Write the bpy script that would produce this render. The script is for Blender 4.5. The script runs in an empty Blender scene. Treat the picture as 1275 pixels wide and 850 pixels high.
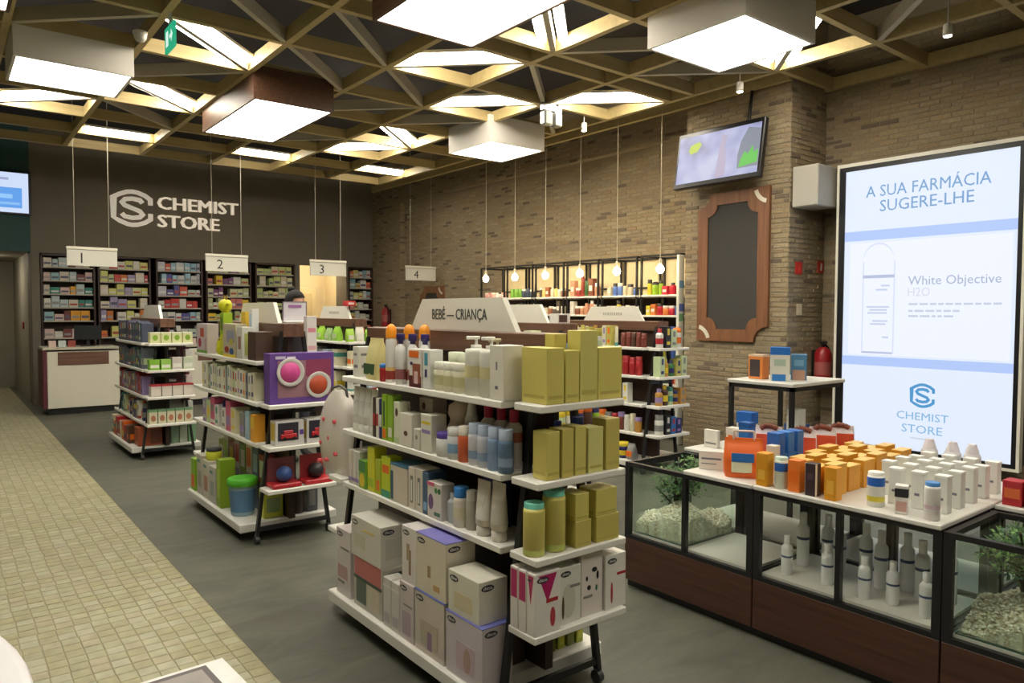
import bpy, bmesh, math, random
from mathutils import Matrix, Vector
R = math.radians
random.seed(7)
scene = bpy.context.scene
col = scene.collection

# ------------------------------------------------------------------ camera
def make_camera():
    yaw, pitch, roll = .66718, .04014, .00416
    cy, sy, cp, sp = math.cos(yaw), math.sin(yaw), math.cos(pitch), math.sin(pitch)
    f = Vector((sy*cp, cy*cp, -sp)); r = Vector((cy, -sy, 0)); u = r.cross(f)
    r, u = r*math.cos(roll)+u*math.sin(roll), u*math.cos(roll)-r*math.sin(roll)
    cd = bpy.data.cameras.new('camera'); cd.sensor_width = 36; cd.lens = 36*906.7/1275
    cd.clip_start = .05; cd.clip_end = 100
    c = bpy.data.objects.new('camera', cd); col.objects.link(c)
    m = Matrix((r, u, -f)).transposed().to_4x4(); m.translation = (0, 0, 1.6)
    c.matrix_world = m
    scene.camera = c
make_camera()
# ------------------------------------------------------------------ world, light levels, exposure
w = bpy.data.worlds.new('world'); scene.world = w; w.use_nodes = True
w.node_tree.nodes['Background'].inputs[0].default_value = (.9, .95, 1, 1)
w.node_tree.nodes['Background'].inputs[1].default_value = .05
PANEL_POWER = 11.5      # ceiling light boxes
TUBE_POWER = 46.0       # fluorescent tubes
BULB_POWER = 75.0      # pendant bulbs
scene.view_settings.view_transform = 'Standard'
scene.view_settings.look = 'None'
scene.view_settings.gamma = 1
scene.view_settings.use_curve_mapping = False
scene.view_settings.exposure = 0.0
scene.cycles.transparent_max_bounces = 32

# ------------------------------------------------------------------ helpers
def lin(c):
    return tuple(((v/255)/12.92 if v/255 <= .04045 else ((v/255+.055)/1.055)**2.4) for v in c)
_M = {}
def mat(c, rough=.5, metal=0, noise=.08, scale=30, emit=0, bump=0, coat=0):
    key = (tuple(c), rough, metal, noise, scale, emit, bump, coat)
    if key in _M: return _M[key]
    m = bpy.data.materials.new('surface'); m.use_nodes = True
    nt = m.node_tree; b = nt.nodes['Principled BSDF']; L = lin(c)
    b.inputs['Roughness'].default_value = rough; b.inputs['Metallic'].default_value = metal
    if coat: b.inputs['Coat Weight'].default_value = coat
    if emit:
        b.inputs['Base Color'].default_value = (.02, .02, .02, 1)
        b.inputs['Emission Color'].default_value = (*L, 1); b.inputs['Emission Strength'].default_value = emit
    else:
        tc = nt.nodes.new('ShaderNodeTexCoord'); n = nt.nodes.new('ShaderNodeTexNoise'); n.inputs['Scale'].default_value = scale
        mr = nt.nodes.new('ShaderNodeMapRange'); mr.inputs[3].default_value = 1-noise; mr.inputs[4].default_value = 1+noise
        mx = nt.nodes.new('ShaderNodeMix'); mx.data_type = 'RGBA'; mx.blend_type = 'MULTIPLY'; mx.inputs[0].default_value = 1
        mx.inputs[6].default_value = (*L, 1)
        nt.links.new(tc.outputs['Object'], n.inputs['Vector']); nt.links.new(n.outputs[0], mr.inputs[0])
        nt.links.new(mr.outputs[0], mx.inputs[7]); nt.links.new(mx.outputs[2], b.inputs['Base Color'])
        if bump:
            bp = nt.nodes.new('ShaderNodeBump'); bp.inputs['Strength'].default_value = bump; bp.inputs['Distance'].default_value = .01
            nt.links.new(n.outputs[0], bp.inputs['Height']); nt.links.new(bp.outputs[0], b.inputs['Normal'])
    _M[key] = m
    return m
def wood(c1, c2, axis=1, rough=.45, sc=1.0):
    key = ('wood', tuple(c1), tuple(c2), axis, rough, sc)
    if key in _M: return _M[key]
    m = bpy.data.materials.new('wood'); m.use_nodes = True; nt = m.node_tree; b = nt.nodes['Principled BSDF']
    tc = nt.nodes.new('ShaderNodeTexCoord'); mp = nt.nodes.new('ShaderNodeMapping')
    s = [22*sc]*3; s[axis] = 1.2*sc; mp.inputs['Scale'].default_value = s
    n = nt.nodes.new('ShaderNodeTexNoise'); n.inputs['Scale'].default_value = 1.6; n.inputs['Detail'].default_value = 6
    r = nt.nodes.new('ShaderNodeValToRGB'); r.color_ramp.elements[0].position = .3; r.color_ramp.elements[1].position = .7
    r.color_ramp.elements[0].color = (*lin(c1), 1); r.color_ramp.elements[1].color = (*lin(c2), 1)
    nt.links.new(tc.outputs['Object'], mp.inputs[0]); nt.links.new(mp.outputs[0], n.inputs['Vector'])
    nt.links.new(n.outputs[0], r.inputs[0]); nt.links.new(r.outputs[0], b.inputs['Base Color'])
    b.inputs['Roughness'].default_value = rough
    _M[key] = m
    return m
def varied(cols, rough=.85, key='brick', bump=.4, nscale=40):
    """colour picked per separate piece (object or mesh island), with mottling"""
    if key in _M: return _M[key]
    m = bpy.data.materials.new(key); m.use_nodes = True; nt = m.node_tree; b = nt.nodes['Principled BSDF']
    oi = nt.nodes.new('ShaderNodeObjectInfo'); ge = nt.nodes.new('ShaderNodeNewGeometry')
    ad = nt.nodes.new('ShaderNodeMath'); ad.operation = 'ADD'; fr = nt.nodes.new('ShaderNodeMath'); fr.operation = 'FRACT'
    nt.links.new(oi.outputs['Random'], ad.inputs[0]); nt.links.new(ge.outputs['Random Per Island'], ad.inputs[1]); nt.links.new(ad.outputs[0], fr.inputs[0])
    r = nt.nodes.new('ShaderNodeValToRGB'); r.color_ramp.interpolation = 'CONSTANT'
    while len(r.color_ramp.elements) > 1: r.color_ramp.elements.remove(r.color_ramp.elements[0])
    for i, c in enumerate(cols):
        e = r.color_ramp.elements[0] if i == 0 else r.color_ramp.elements.new(i/len(cols))
        e.position = i/len(cols); e.color = (*lin(c), 1)
    nt.links.new(fr.outputs[0], r.inputs[0])
    n = nt.nodes.new('ShaderNodeTexNoise'); n.inputs['Scale'].default_value = nscale; n.inputs['Detail'].default_value = 4
    nt.links.new(ge.outputs['Position'], n.inputs['Vector'])
    mr = nt.nodes.new('ShaderNodeMapRange'); mr.inputs[1].default_value = .25; mr.inputs[2].default_value = .75; mr.inputs[3].default_value = .8; mr.inputs[4].default_value = 1.18
    nt.links.new(n.outputs[0], mr.inputs[0])
    mx = nt.nodes.new('ShaderNodeMix'); mx.data_type = 'RGBA'; mx.blend_type = 'MULTIPLY'; mx.inputs[0].default_value = 1
    nt.links.new(r.outputs[0], mx.inputs[6]); nt.links.new(mr.outputs[0], mx.inputs[7]); nt.links.new(mx.outputs[2], b.inputs['Base Color'])
    bp = nt.nodes.new('ShaderNodeBump'); bp.inputs['Strength'].default_value = bump; bp.inputs['Distance'].default_value = .01
    nt.links.new(n.outputs[0], bp.inputs['Height']); nt.links.new(bp.outputs[0], b.inputs['Normal'])
    b.inputs['Roughness'].default_value = rough
    _M[key] = m
    return m
def glass(tint=(254, 255, 254), gloss=.10):
    key = ('glass', tint, gloss)
    if key in _M: return _M[key]
    m = bpy.data.materials.new('glass'); m.use_nodes = True; nt = m.node_tree
    for n in list(nt.nodes): nt.nodes.remove(n)
    o = nt.nodes.new('ShaderNodeOutputMaterial'); t = nt.nodes.new('ShaderNodeBsdfTransparent'); t.inputs[0].default_value = (*lin(tint), 1)
    g = nt.nodes.new('ShaderNodeBsdfGlossy'); g.inputs['Roughness'].default_value = .03
    lw = nt.nodes.new('ShaderNodeLayerWeight'); lw.inputs[0].default_value = .5
    pw = nt.nodes.new('ShaderNodeMath'); pw.operation = 'POWER'; pw.inputs[1].default_value = 4
    ma = nt.nodes.new('ShaderNodeMath'); ma.operation = 'MULTIPLY_ADD'; ma.inputs[1].default_value = .6; ma.inputs[2].default_value = .025
    nt.links.new(lw.outputs['Facing'], pw.inputs[0]); nt.links.new(pw.outputs[0], ma.inputs[0])
    mx = nt.nodes.new('ShaderNodeMixShader')
    nt.links.new(ma.outputs[0], mx.inputs[0]); nt.links.new(t.outputs[0], mx.inputs[1]); nt.links.new(g.outputs[0], mx.inputs[2]); nt.links.new(mx.outputs[0], o.inputs[0])
    _M[key] = m
    return m

class MB:
    """collects shapes; every shape carries a material index"""
    def __init__(s): s.v = []; s.f = []; s.m = []; s.mats = []; s.sm = []
    def mi(s, m):
        if m not in s.mats: s.mats.append(m)
        return s.mats.index(m)
    def add(s, vs, fs, m, smooth=False):
        o = len(s.v); s.v += [tuple(p) for p in vs]; i = s.mi(m)
        for f in fs: s.f.append(tuple(o+k for k in f)); s.m.append(i); s.sm.append(smooth)
        return s
    def box(s, x0, y0, z0, x1, y1, z1, m, M=None):
        vs = [Vector((x, y, z)) for z in (z0, z1) for y in (y0, y1) for x in (x0, x1)]
        if M: vs = [M @ p for p in vs]
        return s.add(vs, [(0, 2, 3, 1), (4, 5, 7, 6), (0, 1, 5, 4), (2, 6, 7, 3), (0, 4, 6, 2), (1, 3, 7, 5)], m)
    def cham(s, x0, y0, z0, x1, y1, z1, m, b=.004):
        """box with chamfered edges"""
        b = min(b, (x1-x0)*.3, (y1-y0)*.3, (z1-z0)*.3)
        vs = []; 
        for z, i in ((z0, b), (z0+b, 0), (z1-b, 0), (z1, b)):
            k = b-i if i else b
            if i:  # inset ring
                vs += [(x0+b, y0+b, z), (x1-b, y0+b, z), (x1-b, y1-b, z), (x0+b, y1-b, z)]
            else:
                vs += [(x0+b, y0, z), (x1-b, y0, z), (x1, y0+b, z), (x1, y1-b, z), (x1-b, y1, z), (x0+b, y1, z), (x0, y1-b, z), (x0, y0+b, z)]
        o8 = 4; p8 = 12; t4 = 20
        fs = [(3, 2, 1, 0), (t4, t4+1, t4+2, t4+3)]
        for i in range(8): fs.append((o8+i, o8+(i+1) % 8, p8+(i+1) % 8, p8+i))
        for base, ring, flip in ((0, o8, 0), (t4, p8, 1)):
            for i in range(4):
                q = (base+i, base+(i+1) % 4, ring+2*i+1, ring+2*i); t = (base+i, ring+2*i, ring+(2*i-1) % 8)
                fs.append(tuple(reversed(q)) if not flip else q); fs.append(tuple(reversed(t)) if not flip else t)
        fs = [tuple(reversed(f)) if k >= 10 else f for k, f in enumerate(fs)]
        return s.add(vs, fs, m)
    def bar(s, a, b, w, h, m, up=(0, 0, 1)):
        a, b = Vector(a), Vector(b); d = (b-a); L = d.length; d.normalize(); u = Vector(up)
        r = d.cross(u)
        if r.length < 1e-4: r = d.cross(Vector((1, 0, 0)))
        r.normalize(); u = r.cross(d)
        vs = [p+r*(w/2*sx)+u*(h/2*sz) for p in (a, b) for sz in (-1, 1) for sx in (-1, 1)]
        return s.add(vs, [(0, 1, 3, 2), (4, 6, 7, 5), (0, 4, 5, 1), (2, 3, 7, 6), (0, 2, 6, 4), (1, 5, 7, 3)], m)
    def tube(s, a, b, r, m, n=8, r2=None):
        a, b = Vector(a), Vector(b); d = (b-a).normalized(); r2 = r if r2 is None else r2
        x = d.orthogonal().normalized(); y = d.cross(x); vs = []
        for p, q in ((a, r), (b, r2)):
            vs += [p+(x*math.cos(2*math.pi*i/n)+y*math.sin(2*math.pi*i/n))*q for i in range(n)]
        s.add(vs, [(i, (i+1) % n, n+(i+1) % n, n+i) for i in range(n)], m, True)
        return s.add(vs, [tuple(reversed(range(n))), tuple(range(n, 2*n))], m)
    def path(s, pts, r, m, n=6):
        for a, b in zip(pts, pts[1:]): s.tube(a, b, r, m, n)
        return s
    def lathe(s, prof, m, n=14, c=(0, 0, 0), sx=1, sy=1):
        vs = [(c[0]+r*sx*math.cos(2*math.pi*i/n), c[1]+r*sy*math.sin(2*math.pi*i/n), c[2]+z) for r, z in prof for i in range(n)]
        k = len(prof)
        s.add(vs, [(j*n+i, j*n+(i+1) % n, (j+1)*n+(i+1) % n, (j+1)*n+i) for j in range(k-1) for i in range(n)], m, True)
        return s.add(vs, [tuple(reversed(range(n))), tuple(range((k-1)*n, k*n))], m)
    def prism(s, poly, d0, d1, m, plane='xz'):
        """polygon extruded along the third axis"""
        n = len(poly)
        def P(u, v, d): return (u, d, v) if plane == 'xz' else ((d, u, v) if plane == 'yz' else (u, v, d))
        vs = [P(u, v, d0) for u, v in poly]+[P(u, v, d1) for u, v in poly]
        return s.add(vs, [tuple(range(n)), tuple(reversed(range(n, 2*n)))]+[(i, n+i, n+(i+1) % n, (i+1) % n) for i in range(n)], m)
    def mesh(s, name, fix=True):
        me = bpy.data.meshes.new(name); me.from_pydata(s.v, [], s.f)
        for m in s.mats: me.materials.append(m)
        me.polygons.foreach_set('material_index', s.m); me.polygons.foreach_set('use_smooth', s.sm)
        if fix:
            bm = bmesh.new(); bm.from_mesh(me); bmesh.ops.recalc_face_normals(bm, faces=bm.faces); bm.to_mesh(me); bm.free()
        me.update(); return me
    def build(s, name, parent=None, loc=None, fix=True):
        return obj(name, s.mesh(name, fix), parent, loc)
def obj(name, me, parent=None, loc=None, rz=0):
    o = bpy.data.objects.new(name, me); col.objects.link(o)
    if loc is not None: o.location = loc
    if rz: o.rotation_euler = (0, 0, rz)
    o.parent = parent
    return o
def empty(name, loc=(0, 0, 0), rz=0):
    o = bpy.data.objects.new(name, None); o.empty_display_size = .1; col.objects.link(o); o.location = loc; o.rotation_euler = (0, 0, rz); return o
_labels = {}
def tag(o, label, cat, group=None, kind=None):
    o['label'] = label; o['category'] = cat
    if group: o['group'] = group
    if kind: o['kind'] = kind
    _labels.setdefault(label.lower(), []).append(group or o.name)
    return o
def struct(o, label=None):
    o['kind'] = 'structure'
    if label: o['label'] = label
    return o
def sub(name, mb, parent, loc=None): return mb.build(name, parent, loc)
ORD = ('first second third fourth fifth sixth seventh eighth ninth tenth eleventh twelfth thirteenth fourteenth fifteenth sixteenth '
       'seventeenth eighteenth nineteenth twentieth twenty-first twenty-second twenty-third twenty-fourth twenty-fifth twenty-sixth').split()

_T = {}
def text_mesh(s, h, m, width=None, d=.002, bold=0.0):
    """lettering standing in the XZ plane, facing -Y, lower left corner at the origin, capital height h"""
    key = (s, h, m.name, width, d, bold)
    if key in _T: return _T[key]
    cu = bpy.data.curves.new('lettering', 'FONT'); cu.body = s; cu.size = 1; cu.resolution_u = 2; cu.offset = bold
    o = bpy.data.objects.new('lettering', cu)
    me = bpy.data.meshes.new_from_object(o); bpy.data.objects.remove(o)
    xs = [v.co.x for v in me.vertices]; x0, x1 = min(xs), max(xs)
    ref = .72 if any(c.isupper() or c.isdigit() for c in s) else .53
    k = h/ref; kx = k if width is None else width/(x1-x0)
    bm = bmesh.new(); bm.from_mesh(me)
    for v in bm.verts: v.co = Vector(((v.co.x-x0)*kx, 0, v.co.y*k))
    ex = bmesh.ops.extrude_face_region(bm, geom=bm.faces[:])
    for e in ex['geom']:
        if isinstance(e, bmesh.types.BMVert): e.co.y -= d
    bmesh.ops.recalc_face_normals(bm, faces=bm.faces)
    bm.to_mesh(me); bm.free(); me.materials.clear(); me.materials.append(m); me.name = 'lettering'
    _T[key] = me
    return me
def text_width(me): return max(v.co.x for v in me.vertices)
def stroke(mb, pts, wd, d0, d1, m):
    """flat ribbon along a polyline in XZ, thickness along Y"""
    n = len(pts); L = []; Rr = []
    for i, p in enumerate(pts):
        p = Vector(p); a = Vector(pts[max(i-1, 0)]); b = Vector(pts[min(i+1, n-1)])
        t = (b-a).normalized(); nn = Vector((-t.y, t.x))
        if 0 < i < n-1:
            t1 = (p-a).normalized(); n1 = Vector((-t1.y, t1.x)); c = max(.5, nn.dot(n1)); nn = nn/c
        L.append(p+nn*wd/2); Rr.append(p-nn*wd/2)
    for i in range(n-1):
        q = [L[i], L[i+1], Rr[i+1], Rr[i]]
        mb.prism([(v.x, v.y) for v in q], d0, d1, m)
def arcpts(cx, cz, rx, rz, a0, a1, n): return [(cx+rx*math.cos(R(a0+(a1-a0)*i/n)), cz+rz*math.sin(R(a0+(a1-a0)*i/n))) for i in range(n+1)]
def cs_logo(size, m, d=.002):
    """the shop's badge: a six sided C round an S, in XZ"""
    mb = MB(); k = size; th = .115*k
    C = [(.93, .62), (.93, .78), (.80, .88), (.62, .95), (.5, .965), (.38, .95), (.2, .87), (.06, .78), (.06, .22), (.2, .13), (.38, .05), (.5, .035), (.62, .05), (.8, .12), (.93, .22), (.93, .38)]
    S = [(.74, .66), (.68, .74), (.5, .77), (.33, .74), (.26, .65), (.32, .57), (.5, .5), (.68, .43), (.74, .34), (.67, .26), (.5, .23), (.32, .26), (.25, .34)]
    for P in (C, S): stroke(mb, [(x*k, z*k) for x, z in P], th, -d, 0, m)
    return mb.mesh('logo')

# ------------------------------------------------------------------ palette
WHITE = (222, 220, 210); CREAM = (214, 208, 178); OLIVE = (208, 196, 106); OLIVE2 = (198, 184, 98); LIME = (150, 190, 40); TEAL = (70, 140, 130)
BLACK = (28, 27, 28); GREY = (130, 130, 126); NAVY = (40, 40, 100); BLUE = (50, 110, 180); SKY = (130, 170, 205); RED = (170, 40, 44); ORANGE = (226, 110, 30); GOLD = (214, 148, 30)
PINK = (205, 90, 130); PURPLE = (92, 58, 140); BROWN = (84, 56, 40); GREEN = (70, 130, 70); PALEG = (190, 205, 160); YELLOW = (222, 196, 50); PALEB = (178, 196, 212); PALEP = (222, 190, 190); LILAC = (150, 130, 180)
CN = {WHITE: 'white', CREAM: 'cream', OLIVE: 'olive yellow', OLIVE2: 'dull olive', LIME: 'lime green', TEAL: 'teal', BLACK: 'black', GREY: 'grey', NAVY: 'navy', BLUE: 'blue', SKY: 'sky blue', RED: 'red', ORANGE: 'orange', GOLD: 'gold',
      PINK: 'pink', PURPLE: 'purple', BROWN: 'brown', GREEN: 'green', PALEG: 'pale green', YELLOW: 'yellow', PALEB: 'pale blue', PALEP: 'pale pink', LILAC: 'lilac'}
M_white = mat((226, 224, 216), .4, noise=.03)
M_black = mat(BLACK, .4, noise=.1)
M_dark = mat((38, 30, 28), .6, noise=.12)
M_wood = wood((70, 44, 30), (104, 70, 48))
M_steel = mat((150, 150, 150), .3, 1, noise=.05)
def pm(c): return mat(c, .42, noise=.05, scale=18)

# ================================================================== THE ROOM
ZC = 4.0          # underside level of the lattice
Z_TOP = 4.75      # dark slab above it
XR, XP = 7.7, 7.0 # recessed right wall, pillar face
YB = 14.6         # back wall
M_slate = None
def floor_mat():
    m = bpy.data.materials.new('slate_floor'); m.use_nodes = True; nt = m.node_tree; b = nt.nodes['Principled BSDF']
    tc = nt.nodes.new('ShaderNodeTexCoord'); n = nt.nodes.new('ShaderNodeTexNoise'); n.inputs['Scale'].default_value = 2.2; n.inputs['Detail'].default_value = 10; n.inputs['Roughness'].default_value = .72; n.inputs['Distortion'].default_value = .6
    mp = nt.nodes.new('ShaderNodeMapping'); mp.inputs['Scale'].default_value = (.8, 2.4, 1); mp.inputs['Rotation'].default_value = (0, 0, .5)
    r = nt.nodes.new('ShaderNodeValToRGB'); e = r.color_ramp.elements
    e[0].position = .28; e[0].color = (*lin((66, 67, 57)), 1); e[1].position = .75; e[1].color = (*lin((98, 98, 84)), 1)
    nt.links.new(tc.outputs['Object'], mp.inputs[0]); nt.links.new(mp.outputs[0], n.inputs['Vector']); nt.links.new(n.outputs[0], r.inputs[0]); nt.links.new(r.outputs[0], b.inputs['Base Color'])
    bp = nt.nodes.new('ShaderNodeBump'); bp.inputs['Strength'].default_value = .12; bp.inputs['Distance'].default_value = .01; nt.links.new(n.outputs[0], bp.inputs['Height']); nt.links.new(bp.outputs[0], b.inputs['Normal'])
    b.inputs['Roughness'].default_value = .55
    return m
X_EDGE = 1.13
fl = MB(); fl.box(X_EDGE, -4, -.1, 8.2, 18.5, 0, floor_mat()); fl.box(-6, -4, -.1, X_EDGE, 18.5, -.0028, mat((146, 141, 112), .8))
floor = struct(fl.build('floor'), 'dark slate floor with a band of small beige tiles')
M_tile = varied([(153, 149, 116), (158, 154, 122), (148, 143, 108), (161, 157, 130), (151, 144, 108), (155, 146, 116)], .45, 'tile', .08, 14)
T = .074
cells = []
j = 0
y = 1.6
while y < 18.4:
    x = X_EDGE-.003-random.random()*.008
    while x > -1.6:
        if x/max(y, .1) > -.25: cells.append((x-T/2, y+T/2, (random.random()-.5)*.0016))
        x -= T+.0035
    y += T+.0035
cells.sort(key=lambda c: (c[0]-0)**2+(c[1]-0)**2+(900 if (c[1] < 2.75 or c[0] < -.05) else 0))
tm = MB(); tm.cham(-T/2, -T/2, -.02, T/2, T/2, 0, M_tile, .0025); tme = tm.mesh('tile')
for cx, cy, dz in cells[:300]: obj('tile', tme, floor, (cx, cy, dz))
tb = MB()
for cx, cy, dz in cells[300:]:
    b = .0025; h = T/2
    tb.add([(cx-h, cy-h, -.006), (cx+h, cy-h, -.006), (cx+h, cy+h, -.006), (cx-h, cy+h, -.006), (cx-h+b, cy-h+b, dz), (cx+h-b, cy-h+b, dz), (cx+h-b, cy+h-b, dz), (cx-h+b, cy+h-b, dz)],
           [(4, 5, 6, 7), (0, 1, 5, 4), (1, 2, 6, 5), (2, 3, 7, 6), (3, 0, 4, 7)], M_tile)
o = tb.build('tile_field', floor, fix=False); o['kind'] = 'stuff'
struct(MB().box(-6, -4, Z_TOP, 8.2, 18.5, Z_TOP+.1, mat((52, 50, 50), .9)).build('ceiling'), 'black slab above the open lattice')

# ---- brick walls
M_brick = varied([(154, 138, 108), (150, 134, 106), (158, 142, 112), (146, 130, 102), (152, 136, 106), (148, 130, 100), (142, 128, 104), (156, 138, 106), (150, 136, 110), (154, 138, 108), (161, 146, 118), (146, 132, 108), (149, 128, 99), (112, 98, 82)], .9, 'brick', .6, 55)
M_mortar = mat((146, 132, 110), .95, noise=.12, scale=60)
BL, BH, BG = .185, .042, .010
bm_ = MB(); bm_.cham(-BL/2, -.006, 0, BL/2, .02, BH, M_brick, .004)     # proud face towards -Y
ME_BRICK = {False: bm_.mesh('brick')}
bm_ = MB(); bm_.cham(-BL/4, -.006, 0, BL/4, .02, BH, M_brick, .004); ME_BRICK['half'] = bm_.mesh('brick')
def brickwork(parent, origin, udir, length, z0, z1, pick, most):
    """running bond on a vertical face; udir = unit direction along the wall, outward normal = udir rotated -90 deg"""
    ux, uy = udir; nx, ny = uy, -ux
    rz = math.atan2(uy, ux)
    singles = []; rest = []
    row = 0; z = z0+.004
    while z+BH < z1:
        u = -(BL/2 if row % 2 else 0)
        while u < length-.02:
            a, b = max(u, 0), min(u+BL, length)
            if b-a > .03:
                c = (a+b)/2; d = (random.random()-.5)*.007
                P = (origin[0]+ux*c+nx*d, origin[1]+uy*c+ny*d, z)
                full = (b-a) > BL-.002
                (singles if full and pick(P) else rest).append((P, b-a))
            u += BL+BG
        z += BH+BG; row += 1
    if len(singles) > most:
        random.shuffle(singles); singles.sort(key=lambda q: q[0][0]**2+q[0][1]**2); rest += singles[most:]; singles = singles[:most]
    for P, _ in singles: obj('brick', ME_BRICK[False], parent, P, rz)
    mb = MB(); c, s = math.cos(rz), math.sin(rz)
    for P, L in rest:
        h = L/2; b = .004
        loc = [(-h, .02, 0), (h, .02, 0), (h, .02, BH), (-h, .02, BH), (-h+b, -.006, b), (h-b, -.006, b), (h-b, -.006, BH-b), (-h+b, -.006, BH-b)]
        mb.add([(P[0]+x*c-y*s, P[1]+x*s+y*c, P[2]+z) for x, y, z in loc], [(4, 5, 6, 7), (0, 1, 5, 4), (1, 2, 6, 5), (2, 3, 7, 6), (3, 0, 4, 7)], M_brick)
    if rest:
        o = mb.build('brickwork', parent, fix=False); o['kind'] = 'stuff'
wall = MB(); wall.box(XR, -4, 0, XR+.2, 4.22, Z_TOP, M_mortar)
wr = struct(wall.build('wall_right'), 'brown brick wall behind the big display')
brickwork(wr, (XR, 4.22), (0, -1), 5.2, 0, 4.4, lambda P: P[1] > 1.7 and P[2] > 3.0, 280)
wall = MB(); wall.box(XP, 4.22, 0, XR+.2, 5.56, Z_TOP, M_mortar)
wp = struct(wall.build('wall_pillar'), 'broad brick pillar carrying the chalkboard')
brickwork(wp, (XP, 5.56), (0, -1), 1.34, 0, 4.4, lambda P: P[2] > 1.3, 290)
brickwork(wp, (XP, 4.22), (1, 0), XR-XP, 0, 4.4, lambda P: False, 0)
wall = MB(); wall.box(XR, 5.56, 0, XR+.2, YB+.4, Z_TOP, M_mortar)
wl = struct(wall.build('wall_side'), 'brown brick wall behind the pendant lamps')
brickwork(wl, (XR, 13.5), (0, -1), 13.5-5.56, 0, 3.84, lambda P: P[1] < 8.0 and P[2] > 2.35, 290)
wall = MB(); wall.box(XR-.12, 5.56, 3.86, XR, 13.5, Z_TOP, M_mortar)
tr = struct(wall.build('trim_1'), 'brick faced beam along the top of the wall')
brickwork(tr, (XR-.12, 13.5), (0, -1), 13.5-5.56, 3.86, 4.5, lambda P: False, 0)
wall = MB(); wall.box(7.58, 13.4, 0, XR+.2, YB+.6, Z_TOP, M_mortar)
wc = struct(wall.build('wall_corner'), 'brick pier in the far corner beside the dark wall')
brickwork(wc, (7.58, 13.4), (1, 0), XR-7.58, 0, 4.4, lambda P: False, 0)
brickwork(wc, (7.58, YB), (0, -1), YB-13.4, 0, 4.4, lambda P: False, 0)
# ---- back wall, corridor, doorway
M_back = mat((118, 111, 99), .85, noise=.08, scale=5)
wall = MB()
wall.box(1.24, YB, 2.57, 7.58, YB+.25, Z_TOP, M_back)
for a, b in ((1.24, 1.36), (5.80, 5.90), (6.94, 6.985)): wall.box(a, YB, 0, b, YB+.5, 2.57, M_back)
wall.box(1.24, YB+.5, 0, 5.92, YB+.6, 2.7, M_dark); wall.box(6.98, YB+.5, 0, 7.58, YB+.6, 2.7, M_dark)
struct(wall.build('wall_back'), 'dark taupe wall above the medicine shelving')
M_corr = mat((142, 138, 124), .8, noise=.03)
wall = MB(); wall.box(1.24, YB+.6, 0, 1.34, 18.4, 2.7, M_corr); wall.box(-2, 18.3, 0, 1.34, 18.4, 2.7, M_corr); wall.box(-2.1, YB, 0, -2, 18.4, 2.7, M_corr); wall.box(-2, YB+.1, 2.6, 1.24, 18.4, 2.7, M_corr)
struct(wall.build('wall_corridor'), 'pale grey corridor beside the dark wall')
struct(MB().box(-6, YB, 2.58, 1.24, YB+.1, Z_TOP, mat((48, 84, 84), .7, noise=.05, scale=6)).box(-6, YB, 0, -2, YB+.1, 2.58, M_corr).build('wall_teal'), 'dark teal wall above the corridor')
struct(MB().box(-6, -4, 0, -5.9, YB, Z_TOP, mat((190, 185, 172), .8)).build('wall_left'))
struct(MB().box(-6, -4.1, 0, 8.2, -4, Z_TOP, mat((170, 165, 150), .8)).build('wall_front'))
cl = tag(MB().cham(.2, 16.2, 2.55, .8, 16.5, 2.6, mat((255, 240, 215), emit=26), .01).build('corridor_fill_light'), 'added unseen lamp brightening the corridor beside the dark wall', 'lamp')  # unseen lamp added to brighten the dark corridor
# lit back room seen through the doorway
M_room = mat((232, 218, 186), .8, noise=.03)
struct(MB().box(5.6, 16.3, 0, 7.3, 16.4, 2.7, M_room).box(7.2, YB+.6, 0, 7.3, 16.3, 2.7, M_room).box(5.6, YB+.6, 0, 5.7, 16.3, 2.7, M_room).box(5.6, YB+.25, 2.95, 7.3, 16.4, 3.05, M_room).box(5.6, 16.3, 2.7, 7.3, 16.4, 2.95, M_room).box(7.2, YB+.6, 2.7, 7.3, 16.3, 2.95, M_room).box(5.6, YB+.6, 2.7, 5.7, 16.3, 2.95, M_room).build('wall_room'), 'cream walls of the lit room behind the counter')
dr = struct(MB().cham(6.15, 16.22, 0, 6.95, 16.28, 2.15, mat((236, 222, 184), .6), .01).build('door_1'), 'cream panel door in the back room')
sub('panel', MB().cham(6.25, 16.205, 1.15, 6.85, 16.22, 2.02, mat((228, 210, 166), .6), .01), dr)
sub('panel', MB().cham(6.25, 16.205, .15, 6.85, 16.22, 1.0, mat((228, 210, 166), .6), .01), dr)
sub('door_frame', MB().box(6.07, 16.24, 0, 6.15, 16.3, 2.23, M_room).box(6.95, 16.24, 0, 7.03, 16.3, 2.23, M_room).box(6.15, 16.24, 2.15, 6.95, 16.3, 2.23, M_room), dr)
la = tag(MB().cham(6.1, 15.1, 2.85, 6.8, 15.6, 2.95, mat((255, 236, 200), emit=16), .01).build('room_fill_light'), 'added warm lamp hidden in the room behind the doorway', 'lamp')  # lamp added out of sight to light the back room

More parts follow.
